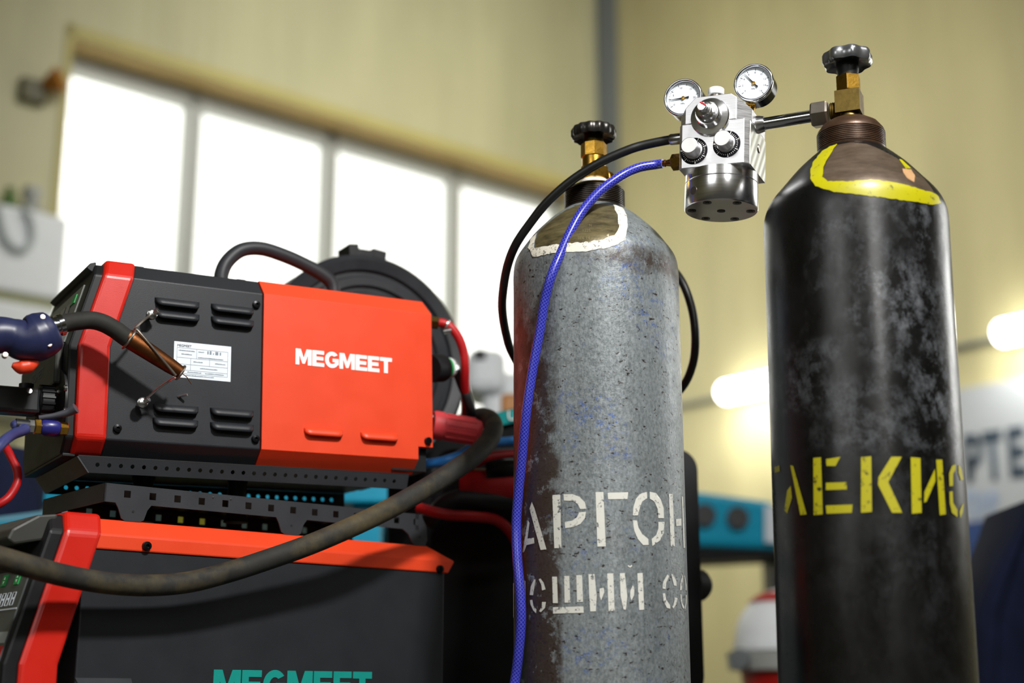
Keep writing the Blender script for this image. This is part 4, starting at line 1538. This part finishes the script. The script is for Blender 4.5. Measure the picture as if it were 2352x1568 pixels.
for px, py, r_ in ((1026, 1420, 0.006), (1056, 1494, 0.008), (1056, 1541, 0.006)):
    p = ll(px, py, 0.05)
    obj('terminal', lathe([(0, 0), (r_, 0), (r_ * .8, 0.008), (0, 0.009)], 14, None, along((0.531, p.y + 0.0, p.z), (1, -0.6, 0))), M['zinc'], obj_, True)
obj('plate', BOX(0.5205, 0.531, 0.02, PW - 0.02, -0.25, -0.05), M['black_plastic'], obj_)

# ------------------------------------------------------------------ gas cylinders
def decals(name, polys, body, T, mat, parent, conv=lambda x, y: (x, y), step=6.0, off=0.0006):
    """paint shapes given in photo pixels, laid on the curved surface of the body"""
    bm = bmesh.new()
    for poly in polys:
        pp_ = [conv(x, y) for x, y in poly]
        poly_faces(bm, [Vector((x, y, 0)) for x, y in pp_], pp_)
    return lay(name, bm, body, T, mat, parent, step, off)


def lay(name, bm, body, T, mat, parent, step=6.0, off=0.0006):
    xs = [v.co.x for v in bm.verts]
    ys = [v.co.y for v in bm.verts]
    for lo, hi, no in ((min(xs), max(xs), Vector((1, 0, 0))), (min(ys), max(ys), Vector((0, 1, 0)))):
        k = math.floor(lo / step) + 1
        while k * step < hi:
            bmesh.ops.bisect_plane(bm, geom=bm.verts[:] + bm.edges[:] + bm.faces[:], plane_co=no * (k * step), plane_no=no)
            k += 1
    TI_ = T.inverted()
    R3 = TI_.to_3x3()
    o = TI_ @ CAMP
    dead = []
    for v in bm.verts:
        hit, nrm, _, _ = body.ray_cast(o, R3 @ ray(v.co.x, v.co.y).normalized())
        if hit is None:
            dead.append(v)
        else:
            if nrm.dot(hit - o) > 0:
                nrm = -nrm
            v.co = hit + nrm * off
    bmesh.ops.delete(bm, geom=dead, context='VERTS')
    return obj(name, bm, mat, parent, smooth='all')


def threaded(prof_r, z0, z1, n, depth):
    out = []
    for k in range(n):
        a = z0 + (z1 - z0) * k / n
        h = (z1 - z0) / n
        out += [(prof_r - depth, a), (prof_r - depth, a + h * .3), (prof_r, a + h * .5), (prof_r, a + h * .95)]
    return out


def cylinder(T, label, shoulder, ring_r, rz0, rz1, dome, bodymat, ringmat):
    t = thing('gas_cylinder', label, 'gas cylinder', T, 'tall gas cylinders')
    prof = [(0.0, 0.0), (0.095, 0.0), (0.106, 0.008), (0.1095, 0.022)]
    z0 = shoulder[0][1]
    prof += [(0.1095, 0.022 + (z0 - 0.022) * k / 12) for k in range(1, 12)]
    sm = [Vector((r, 0, z)) for r, z in [(0.1095, z0 - 0.03), (0.1095, z0)] + shoulder[1:]]
    prof += [(p.x, p.z) for p in catmull(sm, 5)]
    prof += [(0.0, prof[-1][1] + 0.001)]
    bm = lathe(prof, 160)
    bmesh.ops.recalc_face_normals(bm, faces=bm.faces)
    bm.normal_update()
    bvh = BVHTree.FromBMesh(bm)
    body = obj('body', bm, bodymat, t, 50)
    ring = lathe([(0.0, rz0 - 0.004), (ring_r - 0.001, rz0 - 0.004), (ring_r, rz0)] + threaded(ring_r, rz0, rz1, 9, 0.0014) + dome, 96)
    obj('neck_ring', ring, ringmat, t, 25)
    return t, bvh


TL = Matrix.Translation((0.1115, 1.815, 0))
gl, bl = cylinder(TL, 'worn grey gas cylinder with white stencil lettering and blue hose down its side',
                  [(0.1095, 1.272), (0.106, 1.290), (0.0945, 1.308), (0.0835, 1.3225), (0.070, 1.3365), (0.057, 1.3485), (0.040, 1.3605)], 0.0408, 1.363, 1.386,
                  [(0.0385, 1.389), (0.030, 1.394), (0.020, 1.397), (0, 1.397)], M['cyl_grey'], M['ring_dark'])
lean = math.atan(0.0137)
TR = Matrix.Translation((0.3999, 1.643, 0)) @ Matrix.Rotation(lean, 4, 'Y')
gr, br = cylinder(TR, 'scuffed black gas cylinder with yellow stencil lettering and regulator pipe on its valve',
                  [(0.1095, 1.281), (0.107, 1.297), (0.0995, 1.312), (0.0862, 1.3285), (0.0695, 1.3485), (0.0555, 1.3625), (0.041, 1.3755)], 0.0415, 1.378, 1.399,
                  [(0.040, 1.403), (0.034, 1.411), (0.026, 1.416), (0.016, 1.418), (0, 1.418)], M['cyl_black'], M['ring_brown'])

# marks on the grey cylinder
decals('bare_patch', [[(1238, 532), (1230, 553), (1230, 572), (1274, 563), (1333, 558), (1384, 551), (1418, 541), (1422, 521), (1418, 494), (1410, 474), (1390, 470), (1366, 468), (1330, 470), (1301, 482), (1280, 496), (1256, 515)]], bl, TL, M['bare_olive'], gl, off=0.0003)
random.seed(7)


def rough_edge(pts, amp, per=6):
    out = []
    for (x0, y0), (x1, y1) in zip(pts, pts[1:] + pts[:1]):
        n = max(1, int(math.hypot(x1 - x0, y1 - y0) / per))
        for k in range(n):
            s = k / n
            out.append((x0 + (x1 - x0) * s + random.uniform(-amp, amp), y0 + (y1 - y0) * s + random.uniform(-amp, amp)))
    return out


decals('white_frame', [rough_edge([(1408, 471), (1431, 478), (1440, 496), (1440, 530), (1436, 552), (1418, 562), (1392, 570), (1367, 573), (1345, 578), (1316, 578), (1290, 579), (1258, 584), (1226, 590), (1214, 570), (1222, 546), (1234, 534), (1228, 552), (1229, 571), (1273, 562), (1333, 557), (1384, 550), (1412, 540), (1421, 521), (1418, 494)], 1.3)], bl, TL, M['brush_white'], gl, off=0.0007)
bm = bmesh.new()
for s, x, y, sz in (('N', 1356, 518, 8), ('1225', 1347, 530, 10), ('0E6 14', 1341, 547, 10)):
    text_into(bm, s, sz, Matrix.Translation((x, y, 0)) @ Matrix.Scale(-1, 4, (0, 1, 0)))
lay('stamped_numbers', bm, bl, TL, plain('stamped_steel_shine', '#9b8f68', 0.3, 0.6), gl, 8.0, 0.0005)
c7 = lambda x, y: (1140 + .4261 * x, 900 + .4261 * y)
decals('lettering', [
    [(181, 630), (193, 592), (207, 625), (272, 848), (240, 851)], [(172, 690), (181, 705), (170, 790), (205, 785), (207, 815), (165, 825), (152, 862), (143, 864), (155, 790)],
    [(303, 555), (346, 554), (352, 840), (314, 842)], [(363, 551), (410, 550), (450, 565), (478, 595), (486, 630), (452, 630), (440, 605), (418, 588), (365, 585)], [(484, 645), (478, 680), (455, 710), (420, 727), (372, 734), (370, 700), (410, 693), (435, 675), (448, 648)],
    [(535, 540), (577, 538), (590, 832), (545, 833)], [(600, 543), (710, 540), (706, 577), (602, 578)],
    [(810, 538), (812, 572), (785, 590), (772, 625), (762, 665), (735, 665), (738, 620), (752, 575), (775, 548)], [(825, 537), (860, 545), (885, 580), (900, 625), (902, 680), (872, 680), (868, 630), (850, 590), (826, 575)],
    [(735, 692), (757, 692), (765, 730), (785, 765), (818, 792), (820, 824), (790, 825), (760, 790), (742, 745)], [(872, 700), (905, 700), (900, 760), (880, 800), (840, 830), (836, 792), (860, 770), (872, 735)],
    [(928, 548), (948, 550), (960, 830), (938, 831)], [(966, 685), (995, 682), (995, 720), (968, 722)], [(997, 562), (1004, 565), (1015, 838), (1007, 842)]], bl, TL, M['stencil_white'], gl, c7)
z1 = lambda x, y: (1150 + .1709 * x, 1300 + .1709 * y)
z2 = lambda x, y: (1420 + .1709 * x, 1300 + .1709 * y)
row2 = [[z1(*p) for p in q] for q in (
    [(322, 190), (340, 200), (340, 330), (346, 660), (330, 660)], [(174, 225), (186, 230), (184, 690), (176, 690)],
    [(455, 175), (473, 185), (440, 390), (395, 385), (410, 270)], [(400, 455), (430, 450), (445, 530), (485, 580), (480, 632), (440, 590), (405, 510)], [(515, 175), (540, 165), (580, 220), (608, 310), (560, 325), (550, 250)], [(560, 480), (612, 480), (600, 560), (545, 617), (522, 605), (555, 540)],
    [(695, 140), (760, 140), (772, 495), (705, 495)], [(855, 132), (925, 130), (938, 490), (862, 490)], [(1018, 120), (1095, 118), (1108, 478), (1028, 480)], [(705, 550), (1112, 540), (1118, 625), (708, 636)],
    [(1180, 108), (1262, 105), (1290, 400), (1280, 605), (1205, 608), (1190, 380)], [(1330, 300), (1385, 290), (1392, 350), (1350, 460), (1330, 400)], [(1430, 98), (1512, 95), (1530, 600), (1450, 602)])]
row2 += [[z2(*p) for p in q] for q in (
    [(20, 95), (85, 90), (120, 400), (100, 585), (70, 580), (30, 400)], [(160, 330), (195, 255), (215, 300), (210, 390), (175, 460), (158, 400)], [(255, 95), (325, 88), (345, 585), (280, 588), (262, 300)], [(128, -18), (155, -2), (180, -20), (186, 0), (158, 20), (130, 4)],
    [(655, 110), (680, 130), (640, 220), (632, 305), (590, 300), (600, 210)], [(595, 365), (625, 362), (640, 450), (690, 520), (695, 570), (650, 560), (605, 470)], [(708, 102), (735, 115), (775, 200), (778, 265), (745, 260), (720, 160)], [(755, 420), (792, 425), (775, 510), (735, 570), (722, 545), (745, 490)],
    [(858, 118), (868, 130), (845, 320), (825, 322), (828, 230)], [(880, 122), (890, 130), (912, 250), (910, 325), (900, 325), (895, 220)], [(830, 378), (842, 378), (858, 500), (882, 540), (880, 572), (860, 560), (835, 470)], [(900, 385), (914, 385), (912, 490), (898, 575), (888, 565), (900, 480)])]
decals('lettering', row2, bl, TL, M['stencil_white'], gl)
# marks on the black cylinder
decals('bare_patch', [[(1922, 333), (1908, 353), (1893, 384), (1890, 408), (1903, 418), (1954, 418), (2000, 413), (2061, 422), (2107, 433), (2146, 444), (2138, 430), (2121, 409), (2098, 389), (2074, 373), (2050, 358), (2027, 346), (2010, 338), (1990, 331), (1955, 327)]], br, TR, M['bare_brown'], gr, off=0.0003)
decals('yellow_frame', [rough_edge([(1923, 331), (1905, 337), (1884, 352), (1871, 369), (1862, 388), (1862, 411), (1874, 427), (1911, 440), (1966, 446), (2015, 452), (2076, 460), (2119, 467), (2148, 470), (2161, 466), (2151, 446), (2107, 432), (2061, 421), (2000, 412), (1954, 417), (1902, 416), (1890, 407), (1893, 384), (1908, 353)], 1.2)], br, TR, M['brush_yellow'], gr, off=0.0007)
decals('yellow_mark', [[(2064, 366), (2070, 367), (2092, 387), (2080, 388)]], br, TR, M['brush_yellow'], gr, off=0.0007)
decals('peach_mark', [[(2072, 388), (2092, 390), (2101, 404), (2099, 419), (2083, 410), (2074, 397)]], br, TR, plain('peach_paint_patch', '#a98259', 0.6), gr, off=0.0007)
c8 = lambda x, y: (1640 + .5537 * x, 700 + .5537 * y)
decals('lettering', [
    [(252, 672), (273, 665), (275, 690), (254, 697)], [(318, 665), (330, 668), (385, 868), (360, 872)], [(305, 770), (320, 750), (325, 800), (305, 865), (293, 850)],
    [(413, 635), (445, 632), (452, 868), (415, 872)], [(465, 640), (525, 630), (505, 668), (468, 668)], [(465, 738), (550, 735), (552, 765), (465, 768)], [(465, 832), (575, 828), (572, 862), (468, 866)],
    [(610, 632), (652, 628), (655, 858), (610, 862)], [(735, 630), (778, 630), (722, 735), (780, 862), (738, 862), (680, 745), (682, 715)],
    [(815, 632), (855, 635), (860, 862), (820, 866)], [(915, 680), (917, 730), (880, 815), (870, 820), (872, 775)], [(920, 642), (945, 642), (960, 868), (935, 872)],
    [(1000, 660), (1000, 685), (990, 700), (990, 750), (975, 752), (973, 700), (985, 668)], [(1012, 660), (1025, 680), (1033, 725), (1022, 728), (1012, 695)], [(975, 775), (988, 772), (990, 820), (1008, 850), (1008, 880), (985, 862), (976, 820)], [(1034, 820), (1030, 860), (1020, 885), (1016, 858), (1024, 835)]],
    br, TR, M['stencil_yellow'], gr, c8)


def wheel(R_, z0, z1, lobes, amp, n=128):
    bm = bmesh.new()
    rings = []
    h = z1 - z0
    for f, z, k in ((0.55, z0 + h * .25, 0), (0.80, z0 + h * .12, .6), (0.93, z0, 1), (1.0, z0 + h * .2, 1), (1.0, z0 + h * .75, 1), (0.95, z1 - h * .05, .9), (0.80, z1, .5), (0.60, z1 - h * .1, .1), (0.3, z1 + h * .02, 0)):
        rings.append([bm.verts.new((R_ * f * (1 + amp * k * math.cos(lobes * 2 * PI * i / n)) * math.cos(2 * PI * i / n), R_ * f * (1 + amp * k * math.cos(lobes * 2 * PI * i / n)) * math.sin(2 * PI * i / n), z)) for i in range(n)])
    for a, b in zip(rings, rings[1:]):
        for i in range(n):
            j = (i + 1) % n
            bm.faces.new((a[i], a[j], b[j], b[i]))
    bm.faces.new(rings[0])
    bm.faces.new(rings[-1])
    return bm


M['handwheel'] = plain('worn_dark_handwheel', '#88898c', 0.24, 0.85, 0.5, 0.25, 50)
M['handwheel_old'] = plain('worn_black_handwheel', '#3a3836', 0.26, 0.7, 0.5, 0.3, 60)
# valve of the black cylinder
VA = R(24)
VD = Vector((-math.cos(VA), math.sin(VA), 0))          # outlet direction, towards the regulator
vb = bmesh.new()
lathe([(0.0, 1.412), (0.0165, 1.412), (0.0125, 1.426), (0.0125, 1.43), (0, 1.43)], 28, vb)
v = box(vb, -0.0152, 0.0152, -0.0152, 0.0152, 1.4255, 1.4545)
for w in v:
    w.co = Matrix.Rotation(-VA, 4, 'Z') @ w.co
lathe([(0, 0.0), (0.0125, 0.0)] + [(0.0125 - (0.001 if k % 2 else 0), 0.010 + k * 0.0012) for k in range(12)] + [(0.0, 0.0245)], 28, vb, along((0, 0, 1.4325), VD))
vo = obj('valve_body', vb, M['old_brass'], gr, 30, bevel=0.0015)
bm = bmesh.new()
T_ = TR.inverted()
obj('valve_collar', hexa((0, 0, 1.4545), (0, 0, 1), 0.0158, 0.0225, None, 6, R(10)), M['brass'], vo, 30)
obj('collar_groove', lathe([(0, 1.4525), (0.0135, 1.4525), (0.0135, 1.4555), (0, 1.4555)], 24), M['old_brass'], vo, True)
obj('bushing', lathe([(0, 1.476), (0.0125, 1.476), (0.0138, 1.486), (0.0138, 1.497), (0, 1.497)], 28), M['black_plastic'], vo, 40)
obj('handwheel', wheel(0.0298, 1.492, 1.5085, 8, 0.055), M['handwheel'], vo, 50)
# valve of the grey cylinder
vb = bmesh.new()
hexa((0, 0, 1.4035), (0, 0, 1), 0.0215 * 0.98, 0.0175, vb, 6, R(30))
v = [x for x in vb.verts]
for w in v:
    w.co.y *= 1.0
lathe([(0, 1.4205), (0.016, 1.4205), (0.0165, 1.424), (0.0165, 1.4355), (0, 1.4355)], 28, vb)
lathe([(0, 0), (0.0115, 0), (0.0115, 0.012), (0.0125, 0.013), (0.0125, 0.022), (0, 0.022)], 24, vb, along((0.004, 0.004, 1.412), (0.75, 0.75, 0)))
VO2 = obj('valve_body', vb, M['brass'], gl, 30)
obj('valve_collar', hexa((0, 0, 1.4355), (0, 0, 1), 0.0178, 0.0215, None, 8), M['brass'], VO2, 30)
obj('sealing_ring', lathe([(0, 1.395), (0.0205, 1.395), (0.0205, 1.401), (0.016, 1.4045), (0, 1.4045)], 28), M['ptfe'], VO2, True)
obj('bushing', lathe([(0, 1.456), (0.014, 1.456), (0.0125, 1.469), (0, 1.469)], 28), M['old_brass'], VO2, True)
obj('handwheel', wheel(0.0302, 1.4645, 1.480, 14, 0.032), M['handwheel_old'], VO2, 50)

# ------------------------------------------------------------------ pressure regulator
V0 = TR @ Vector((0, 0, 1.4325))
RX = -VD
RC = V0 - RX * 0.1626
RFr = frame_mat(RC, RX, Vector((math.sin(VA), math.cos(VA), 0)), UP) @ Matrix.Rotation(R(3.0), 4, 'Y')
reg = thing('gas_regulator', 'machined aluminium gas regulator with two dial gauges hanging between the cylinders', 'regulator', RFr)
RI = RFr.inverted()


def rl(px, py, off):
    n = RFr.to_3x3() @ Vector((0, 1, 0))
    return RI @ on_plane(RFr @ Vector((0, off, 0)), n, px, py)


def cut(bm, co, no):
    r = bmesh.ops.bisect_plane(bm, geom=bm.verts[:] + bm.edges[:] + bm.faces[:], plane_co=co, plane_no=no, clear_outer=True)
    ed = [e for e in r['geom_cut'] if isinstance(e, bmesh.types.BMEdge)]
    if ed:
        bmesh.ops.contextual_create(bm, geom=ed)


H = 0.041
bm = BOX(-0.0453, 0.0453, -H, H, -0.062, -0.003)
cut(bm, Vector((0.0453, -H + 0.006, 0)), Vector((1, -1, 0)))
cut(bm, Vector((-0.0453, -H + 0.004, 0)), Vector((-1, -1, 0)))
blk = obj('block', bm, M['alu'], reg, bevel=0.0008)
bm = BOX(-0.0453, 0.0453, -H, H, -0.003, 0.0325)
cut(bm, Vector((0.0453, -H + 0.016, 0)), Vector((1, -1, 0)))
cut(bm, Vector((-0.0453, -H + 0.008, 0)), Vector((-1, -1, 0)))
cut(bm, Vector((-0.024, 0, 0.0325)), Vector((-1, 0, 0.95)))
cut(bm, Vector((0.022, 0, 0.0325)), Vector((0.75, 0, 1)))
cut(bm, Vector((0, 0.030, 0.0325)), Vector((0, 1, 0.9)))
obj('upper_block', bm, M['alu'], reg, bevel=0.0008)
obj('grooved_plate', BOX(0.0453, 0.0462, -0.033, H, -0.062, -0.006), M['ribbed'], reg)
bm = lathe([(0, -0.0745), (0.0455, -0.0745), (0.0462, -0.0738), (0.0462, -0.062), (0, -0.062)], 96)
obj('bonnet_ring', bm, M['turned'], reg, 40)
bm = lathe([(0, -0.1085), (0.0455, -0.1085), (0.0465, -0.1072), (0.0465, -0.0755), (0.0458, -0.0748), (0.0, -0.0748)], 96)
bn_ = obj('bonnet', bm, M['turned'], reg, 40)
for k in range(6):
    a = R(60 * k + 18)
    c = Vector((0.037 * math.cos(a), 0.037 * math.sin(a), -0.1086))
    s = obj('bolt_hole', lathe([(0, 0), (0.0056, 0), (0.0056, 0.0004), (0, 0.0004)], 20, None, along(c, (0, 0, -1))), M['black_gloss'], bn_, True)
    obj('bolt', hexa(c + Vector((0, 0, -0.0003)), (0, 0, -1), 0.0032, 0.0006), M['screw'], s, 30)
obj('vent_plug', lathe([(0.0042, 0), (0.0052, 0), (0.0052, 0.0004), (0.0042, 0.0004)], 24, None, along((0, 0, -0.1086), (0, 0, -1))), M['dark_ink'], bn_)
ca = R(238)
obj('side_seal', lathe([(0, 0), (0.0055, 0), (0.0055, 0.0006), (0, 0.0006)], 24, None, along((0.0462 * math.cos(ca), 0.0462 * math.sin(ca), -0.092), (math.cos(ca), math.sin(ca), 0))), M['nickel'], bn_, True)
# adjusting spindle cap
cpx = rl(1632, 270, -H)
T_ = along((cpx.x, -H, cpx.z), (0, -1, 0))
adj = obj('adjuster_cap', lathe([(0, 0), (0.0252, 0), (0.0252, 0.003), (0.024, 0.0045), (0.0165, 0.0062), (0.0160, 0.015), (0.0148, 0.0165), (0.0128, 0.0165), (0.0124, 0.024), (0.0095, 0.0255), (0.0092, 0.032), (0.0062, 0.033), (0.0060, 0.039), (0.0052, 0.040), (0, 0.040)], 48, None, T_), M['turned'], reg, 30)
bm = bmesh.new()
for dx, dy, r_ in ((0.001, 0.0035, 0.0022), (0.003, 0.002, 0.002), (0.0045, 0.0006, 0.0016), (-0.0012, 0.0046, 0.0014)):
    lathe([(0, 0), (r_, 0), (r_ * .6, 0.0008), (0, 0.001)], 10, bm, along((cpx.x + dx, -H - 0.0395, cpx.z + dy), (0, -1, 0)))
obj('red_paint_dab', bm, plain('red_marking_paint', '#a32028', 0.5), adj, True)
# flow knobs with black scales
for px, py in ((1594, 347), (1669, 331)):
    c = rl(px, py, -H)
    dial = obj('flow_dial', lathe([(0, 0), (0.0176, 0), (0.0176, 0.0008), (0, 0.0008)], 48, None, along((c.x, -H, c.z), (0, -1, 0))), plain('black_dial_plate', '#0d0b11', 0.65, 0, 0.15), reg, 40)
    bm = bmesh.new()
    for k in range(26):
        a = R(70 - k * 10.2)
        r0, r1 = (0.0128, 0.0158) if k % 5 == 0 else (0.0132, 0.0150)
        T_ = Matrix.Translation((c.x, -H - 0.0009, c.z)) @ Matrix.Rotation(-a, 4, 'Y')
        w_ = 0.0004 if k % 5 == 0 else 0.00025
        vv = box(bm, r0, r1, -0.0002, 0.0, -w_, w_)
        for w in vv:
            w.co = T_ @ w.co
    for k in range(0, 26, 5):
        a = R(70 - k * 10.2)
        text_into(bm, '%d' % (k // 5 * 2), 0.0028, Matrix.Translation((c.x + 0.0165 * math.cos(a), -H - 0.001, c.z + 0.0165 * math.sin(a))) @ Matrix.Rotation(R(90), 4, 'X'))
    obj('scale_marks', bm, M['white_ink'], dial)
    T_ = along((c.x, -H - 0.0008, c.z), (0, -1, 0))
    kn = obj('flow_knob', lathe([(0, 0), (0.0118, 0), (0.0118, 0.004), (0.0106, 0.0046), (0.0106, 0.0205), (0.0100, 0.021), (0, 0.021)], 48, None, T_), M['alu'], reg, 40)
    obj('knob_cap', lathe([(0, 0.0209), (0.0100, 0.0209), (0.0096, 0.0214), (0, 0.0214)], 40, None, T_), plain('satin_white_cap', '#dcdcda', 0.4, 0.3), kn, True)


def gauge(px, py, off, roll, marks, span, needle, extra):
    c = rl(px, py, off)
    T_ = along((c.x, c.y, c.z), (0, -1, 0.0))
    F = Matrix.Translation(c) @ Matrix.Rotation(R(90), 4, 'X')      # x right, y up, z towards the viewer
    g = obj('pressure_gauge', lathe([(0, -0.030), (0.021, -0.030), (0.0243, -0.027), (0.0243, -0.004), (0, -0.004)], 56, None, F), M['black_gloss'], reg, 35)
    obj('bezel', lathe([(0.0228, -0.006), (0.0252, -0.006), (0.0256, -0.004), (0.0256, -0.001), (0.0250, 0.0008), (0.0238, 0.0012), (0.0222, 0.0004), (0.0218, -0.003)], 64, None, F, False), M['chrome'], g, 60)
    obj('gauge_face', lathe([(0, -0.0045), (0.0226, -0.0045), (0.0226, -0.0035), (0, -0.0035)], 56, None, F), plain('white_gauge_face', '#eaf1f8', 0.5, 0, 0.4, 0.01), g, 40)
    bm = bmesh.new()
    n = 40
    for k in range(n + 1):
        a = R(225 - 270 * k / n)
        big = k % (n // 8) == 0
        r0, r1 = (0.0170, 0.0202) if big else (0.0186, 0.0202)
        w_ = 0.00035 if big else 0.00012
        vv = box(bm, r0, r1, -w_, w_, -0.0034, -0.0033)
        for w in vv:
            w.co = F @ Matrix.Rotation(a + roll, 4, 'Z') @ w.co
    for s_, fr in marks:
        a = R(225 - 270 * fr) + roll
        text_into(bm, s_, 0.0036, F @ Matrix.Translation((0.0145 * math.cos(a), 0.0145 * math.sin(a), -0.0033)))
    text_into(bm, 'MPa', 0.0030, F @ Matrix.Translation((-0.001, -0.0075, -0.0033)))
    obj('gauge_print', bm, M['dark_ink'], g)
    bm = bmesh.new()
    a = needle
    Tn = F @ Matrix.Rotation(R(a), 4, 'Z') @ Matrix.Translation((0, 0, -0.0025))
    prism([(-0.0075, -0.0013), (-0.003, -0.0006), (0, -0.0009), (0.0185, -0.00012), (0.0185, 0.00012), (0, 0.0009), (-0.003, 0.0006), (-0.0075, 0.0013)], 0.0004, lambda u, v, w: Tn @ Vector((u, v, w)), bm)
    obj('needle', bm, M['dark_ink'], g)
    obj('needle_hub', lathe([(0, -0.0034), (0.0022, -0.0034), (0.0022, -0.0015), (0, -0.0012)], 20, None, F), M['brass'], g, True)
    obj('gauge_glass', lathe([(0, -0.0005), (0.0222, -0.0005), (0.0222, 0.0), (0, 0.0)], 48, None, F), M['glass'], g)
    return c


g1 = gauge(1568, 223, -0.030, R(-12), [('0', 0), ('5', .2), ('10', .4), ('15', .6), ('20', .8), ('25', 1)], 270, 183, None)
g2 = gauge(1730, 189, -0.020, R(-6), [('0', 0), ('2', .125), ('4', .25), ('6', .375), ('8', .5), ('10', .625), ('12', .75), ('14', .875), ('16', 1)], 270, 131, None)
for c, tgt in ((g1, Vector((-0.028, 0.0, 0.018))), (g2, Vector((0.034, 0.002, 0.018)))):
    s0 = Vector((c.x, c.y + 0.018, c.z))
    d = tgt - s0
    bm = rod(s0 + d * 0.30, tgt, 0.0052, 16)
    hexa(s0 + d * 0.48, d, 0.0088, 0.008, bm, 4, R(20))
    obj('gauge_stem', bm, M['brass'], reg, 30)
c = rl(1645, 205, -0.005)
obj('relief_valve', lathe([(0, 0.030), (0.0088, 0.030), (0.0088, 0.034), (0.0074, 0.035), (0.0074, 0.050), (0, 0.050)], 28, None, Matrix.Translation((c.x, -0.005, 0))), M['nickel'], reg, 40)
obj('relief_cap', lathe([(0, 0.048), (0.0098, 0.048), (0.0104, 0.050), (0.0104, 0.0555), (0.0095, 0.0565), (0, 0.0565)], 28, None, Matrix.Translation((c.x, -0.005, 0))), plain('white_plastic_cap', '#eef3f3', 0.4), reg, 40)
# inlet pipe and nut to the black cylinder
Ri = RFr.to_3x3().inverted()


def rw(p):
    return RI @ p


pa, pb = rw(RC + RX * 0.0435), rw(V0 - RX * 0.046)
obj('inlet_collar', lathe([(0, 0), (0.0118, 0), (0.0112, 0.006), (0.0096, 0.012), (0, 0.012)], 32, None, along(pa, pb - pa)), M['turned'], reg, 40)
obj('inlet_pipe', rod(pa + (pb - pa).normalized() * 0.011, pb, 0.0079, 28), M['chrome'], reg, 40)
obj('union_nut', hexa(rw(V0 - RX * 0.047), pb - pa, 0.0172, 0.0215, None, 6, R(12), 0.0022), M['nickel'], reg, 25)
# brass outlet with hose barb on the left side
bx_ = rl(1556, 372, 0.0)
d = Vector((-1, 0, 0))
bm = rod((-0.044, 0, bx_.z), (-0.0525, 0, bx_.z), 0.0078, 20)
hexa((-0.0525, 0, bx_.z), d, 0.0108, 0.0145, bm, 6, R(10))
obj('outlet_nut', bm, M['brass'], reg, 25)
bm = lathe([(0, 0), (0.0052, 0), (0.0046, 0.004), (0.0038, 0.008), (0.0048, 0.009), (0.0038, 0.0125), (0.0048, 0.0135), (0.0036, 0.017), (0, 0.03)], 20, None, along((-0.0668, 0, bx_.z), d))
obj('hose_barb', bm, M['copper'], reg, 40)
# grooved side detail: small plug on the right face
c = Vector((0.0463, 0.005, -0.028))
obj('side_plug', lathe([(0, 0), (0.006, 0), (0.005, 0.0015), (0, 0.002)], 20, None, along(c, (1, 0, 0))), M['nickel'], reg, True)

# ------------------------------------------------------------------ hoses from the regulator
zs_l = rl(1556, 319, 0.0).z
h0 = RFr @ Vector((-0.0445, 0, zs_l))
h1 = RFr @ Vector((-0.070, 0, zs_l))
bh = thing('gas_hose', 'black rubber hose looping from the regulator round behind the grey cylinder', 'hose', Matrix.Translation(h0))
I_ = bh.matrix_world.inverted()
hp = [h1 + (h0 - h1) * 0.5, h1, at(1480, 333, 1.865), at(1439, 346, 1.866), at(1375, 375, 1.87), at(1311, 416, 1.88), at(1257, 464, 1.89), at(1216, 515, 1.90), at(1184, 563, 1.91), at(1165, 613, 1.93), at(1155, 672, 1.95), at(1154, 715, 1.975), at(1162, 765, 2.00), at(1177, 812, 2.03),
      at(1220, 880, 2.07), at(1290, 940, 2.10), at(1400, 965, 2.11), at(1500, 945, 2.10), at(1562, 895, 2.07), at(1590, 840, 2.05), at(1597, 775, 2.04), at(1588, 705, 2.05), at(1562, 640, 2.07), at(1520, 600, 2.11), at(1450, 590, 2.15), at(1400, 650, 2.17), at(1380, 800, 2.17), at(1375, 1100, 2.15), at(1375, 1560, 2.10)]
obj('hose', tube([I_ @ p for p in hp], 0.0061, 18, 10), plain('black_hydraulic_hose', '#121212', 0.4, 0, 0.5, 0.1), bh, True)
obj('crimp_sleeve', lathe([(0, 0), (0.0062, 0), (0.0066, 0.002), (0.0074, 0.004), (0.0074, 0.0245), (0.0066, 0.026), (0, 0.026)], 24, None, along(I_ @ h0, h1 - h0)), M['zinc'], bh, 40)
b0 = RFr @ Vector((-0.0795, 0, bx_.z))
b1 = RFr @ Vector((-0.090, 0, bx_.z - 0.0005))
hp = [b0, b1, at(1464, 386, 1.855), at(1423, 406, 1.845), at(1375, 442, 1.835), at(1337, 486, 1.825), at(1311, 531, 1.812), at(1289, 579, 1.80), at(1267, 632, 1.787), at(1251, 692, 1.786), at(1240, 760, 1.783), at(1222, 858, 1.776), at(1208, 955, 1.768), at(1199, 1050, 1.766), at(1191, 1130, 1.764), at(1186, 1205, 1.758), at(1188, 1280, 1.745), at(1194, 1350, 1.732), at(1197, 1420, 1.722), at(1191, 1500, 1.716), at(1182, 1570, 1.712), at(1160, 1700, 1.69), at(1120, 1900, 1.66)]
tag(obj('braided_hose', tube(hp, 0.0061, 18, 10), M['bluehose'], None, True), 'blue braided hose hanging from the brass outlet down the grey cylinder', 'hose')
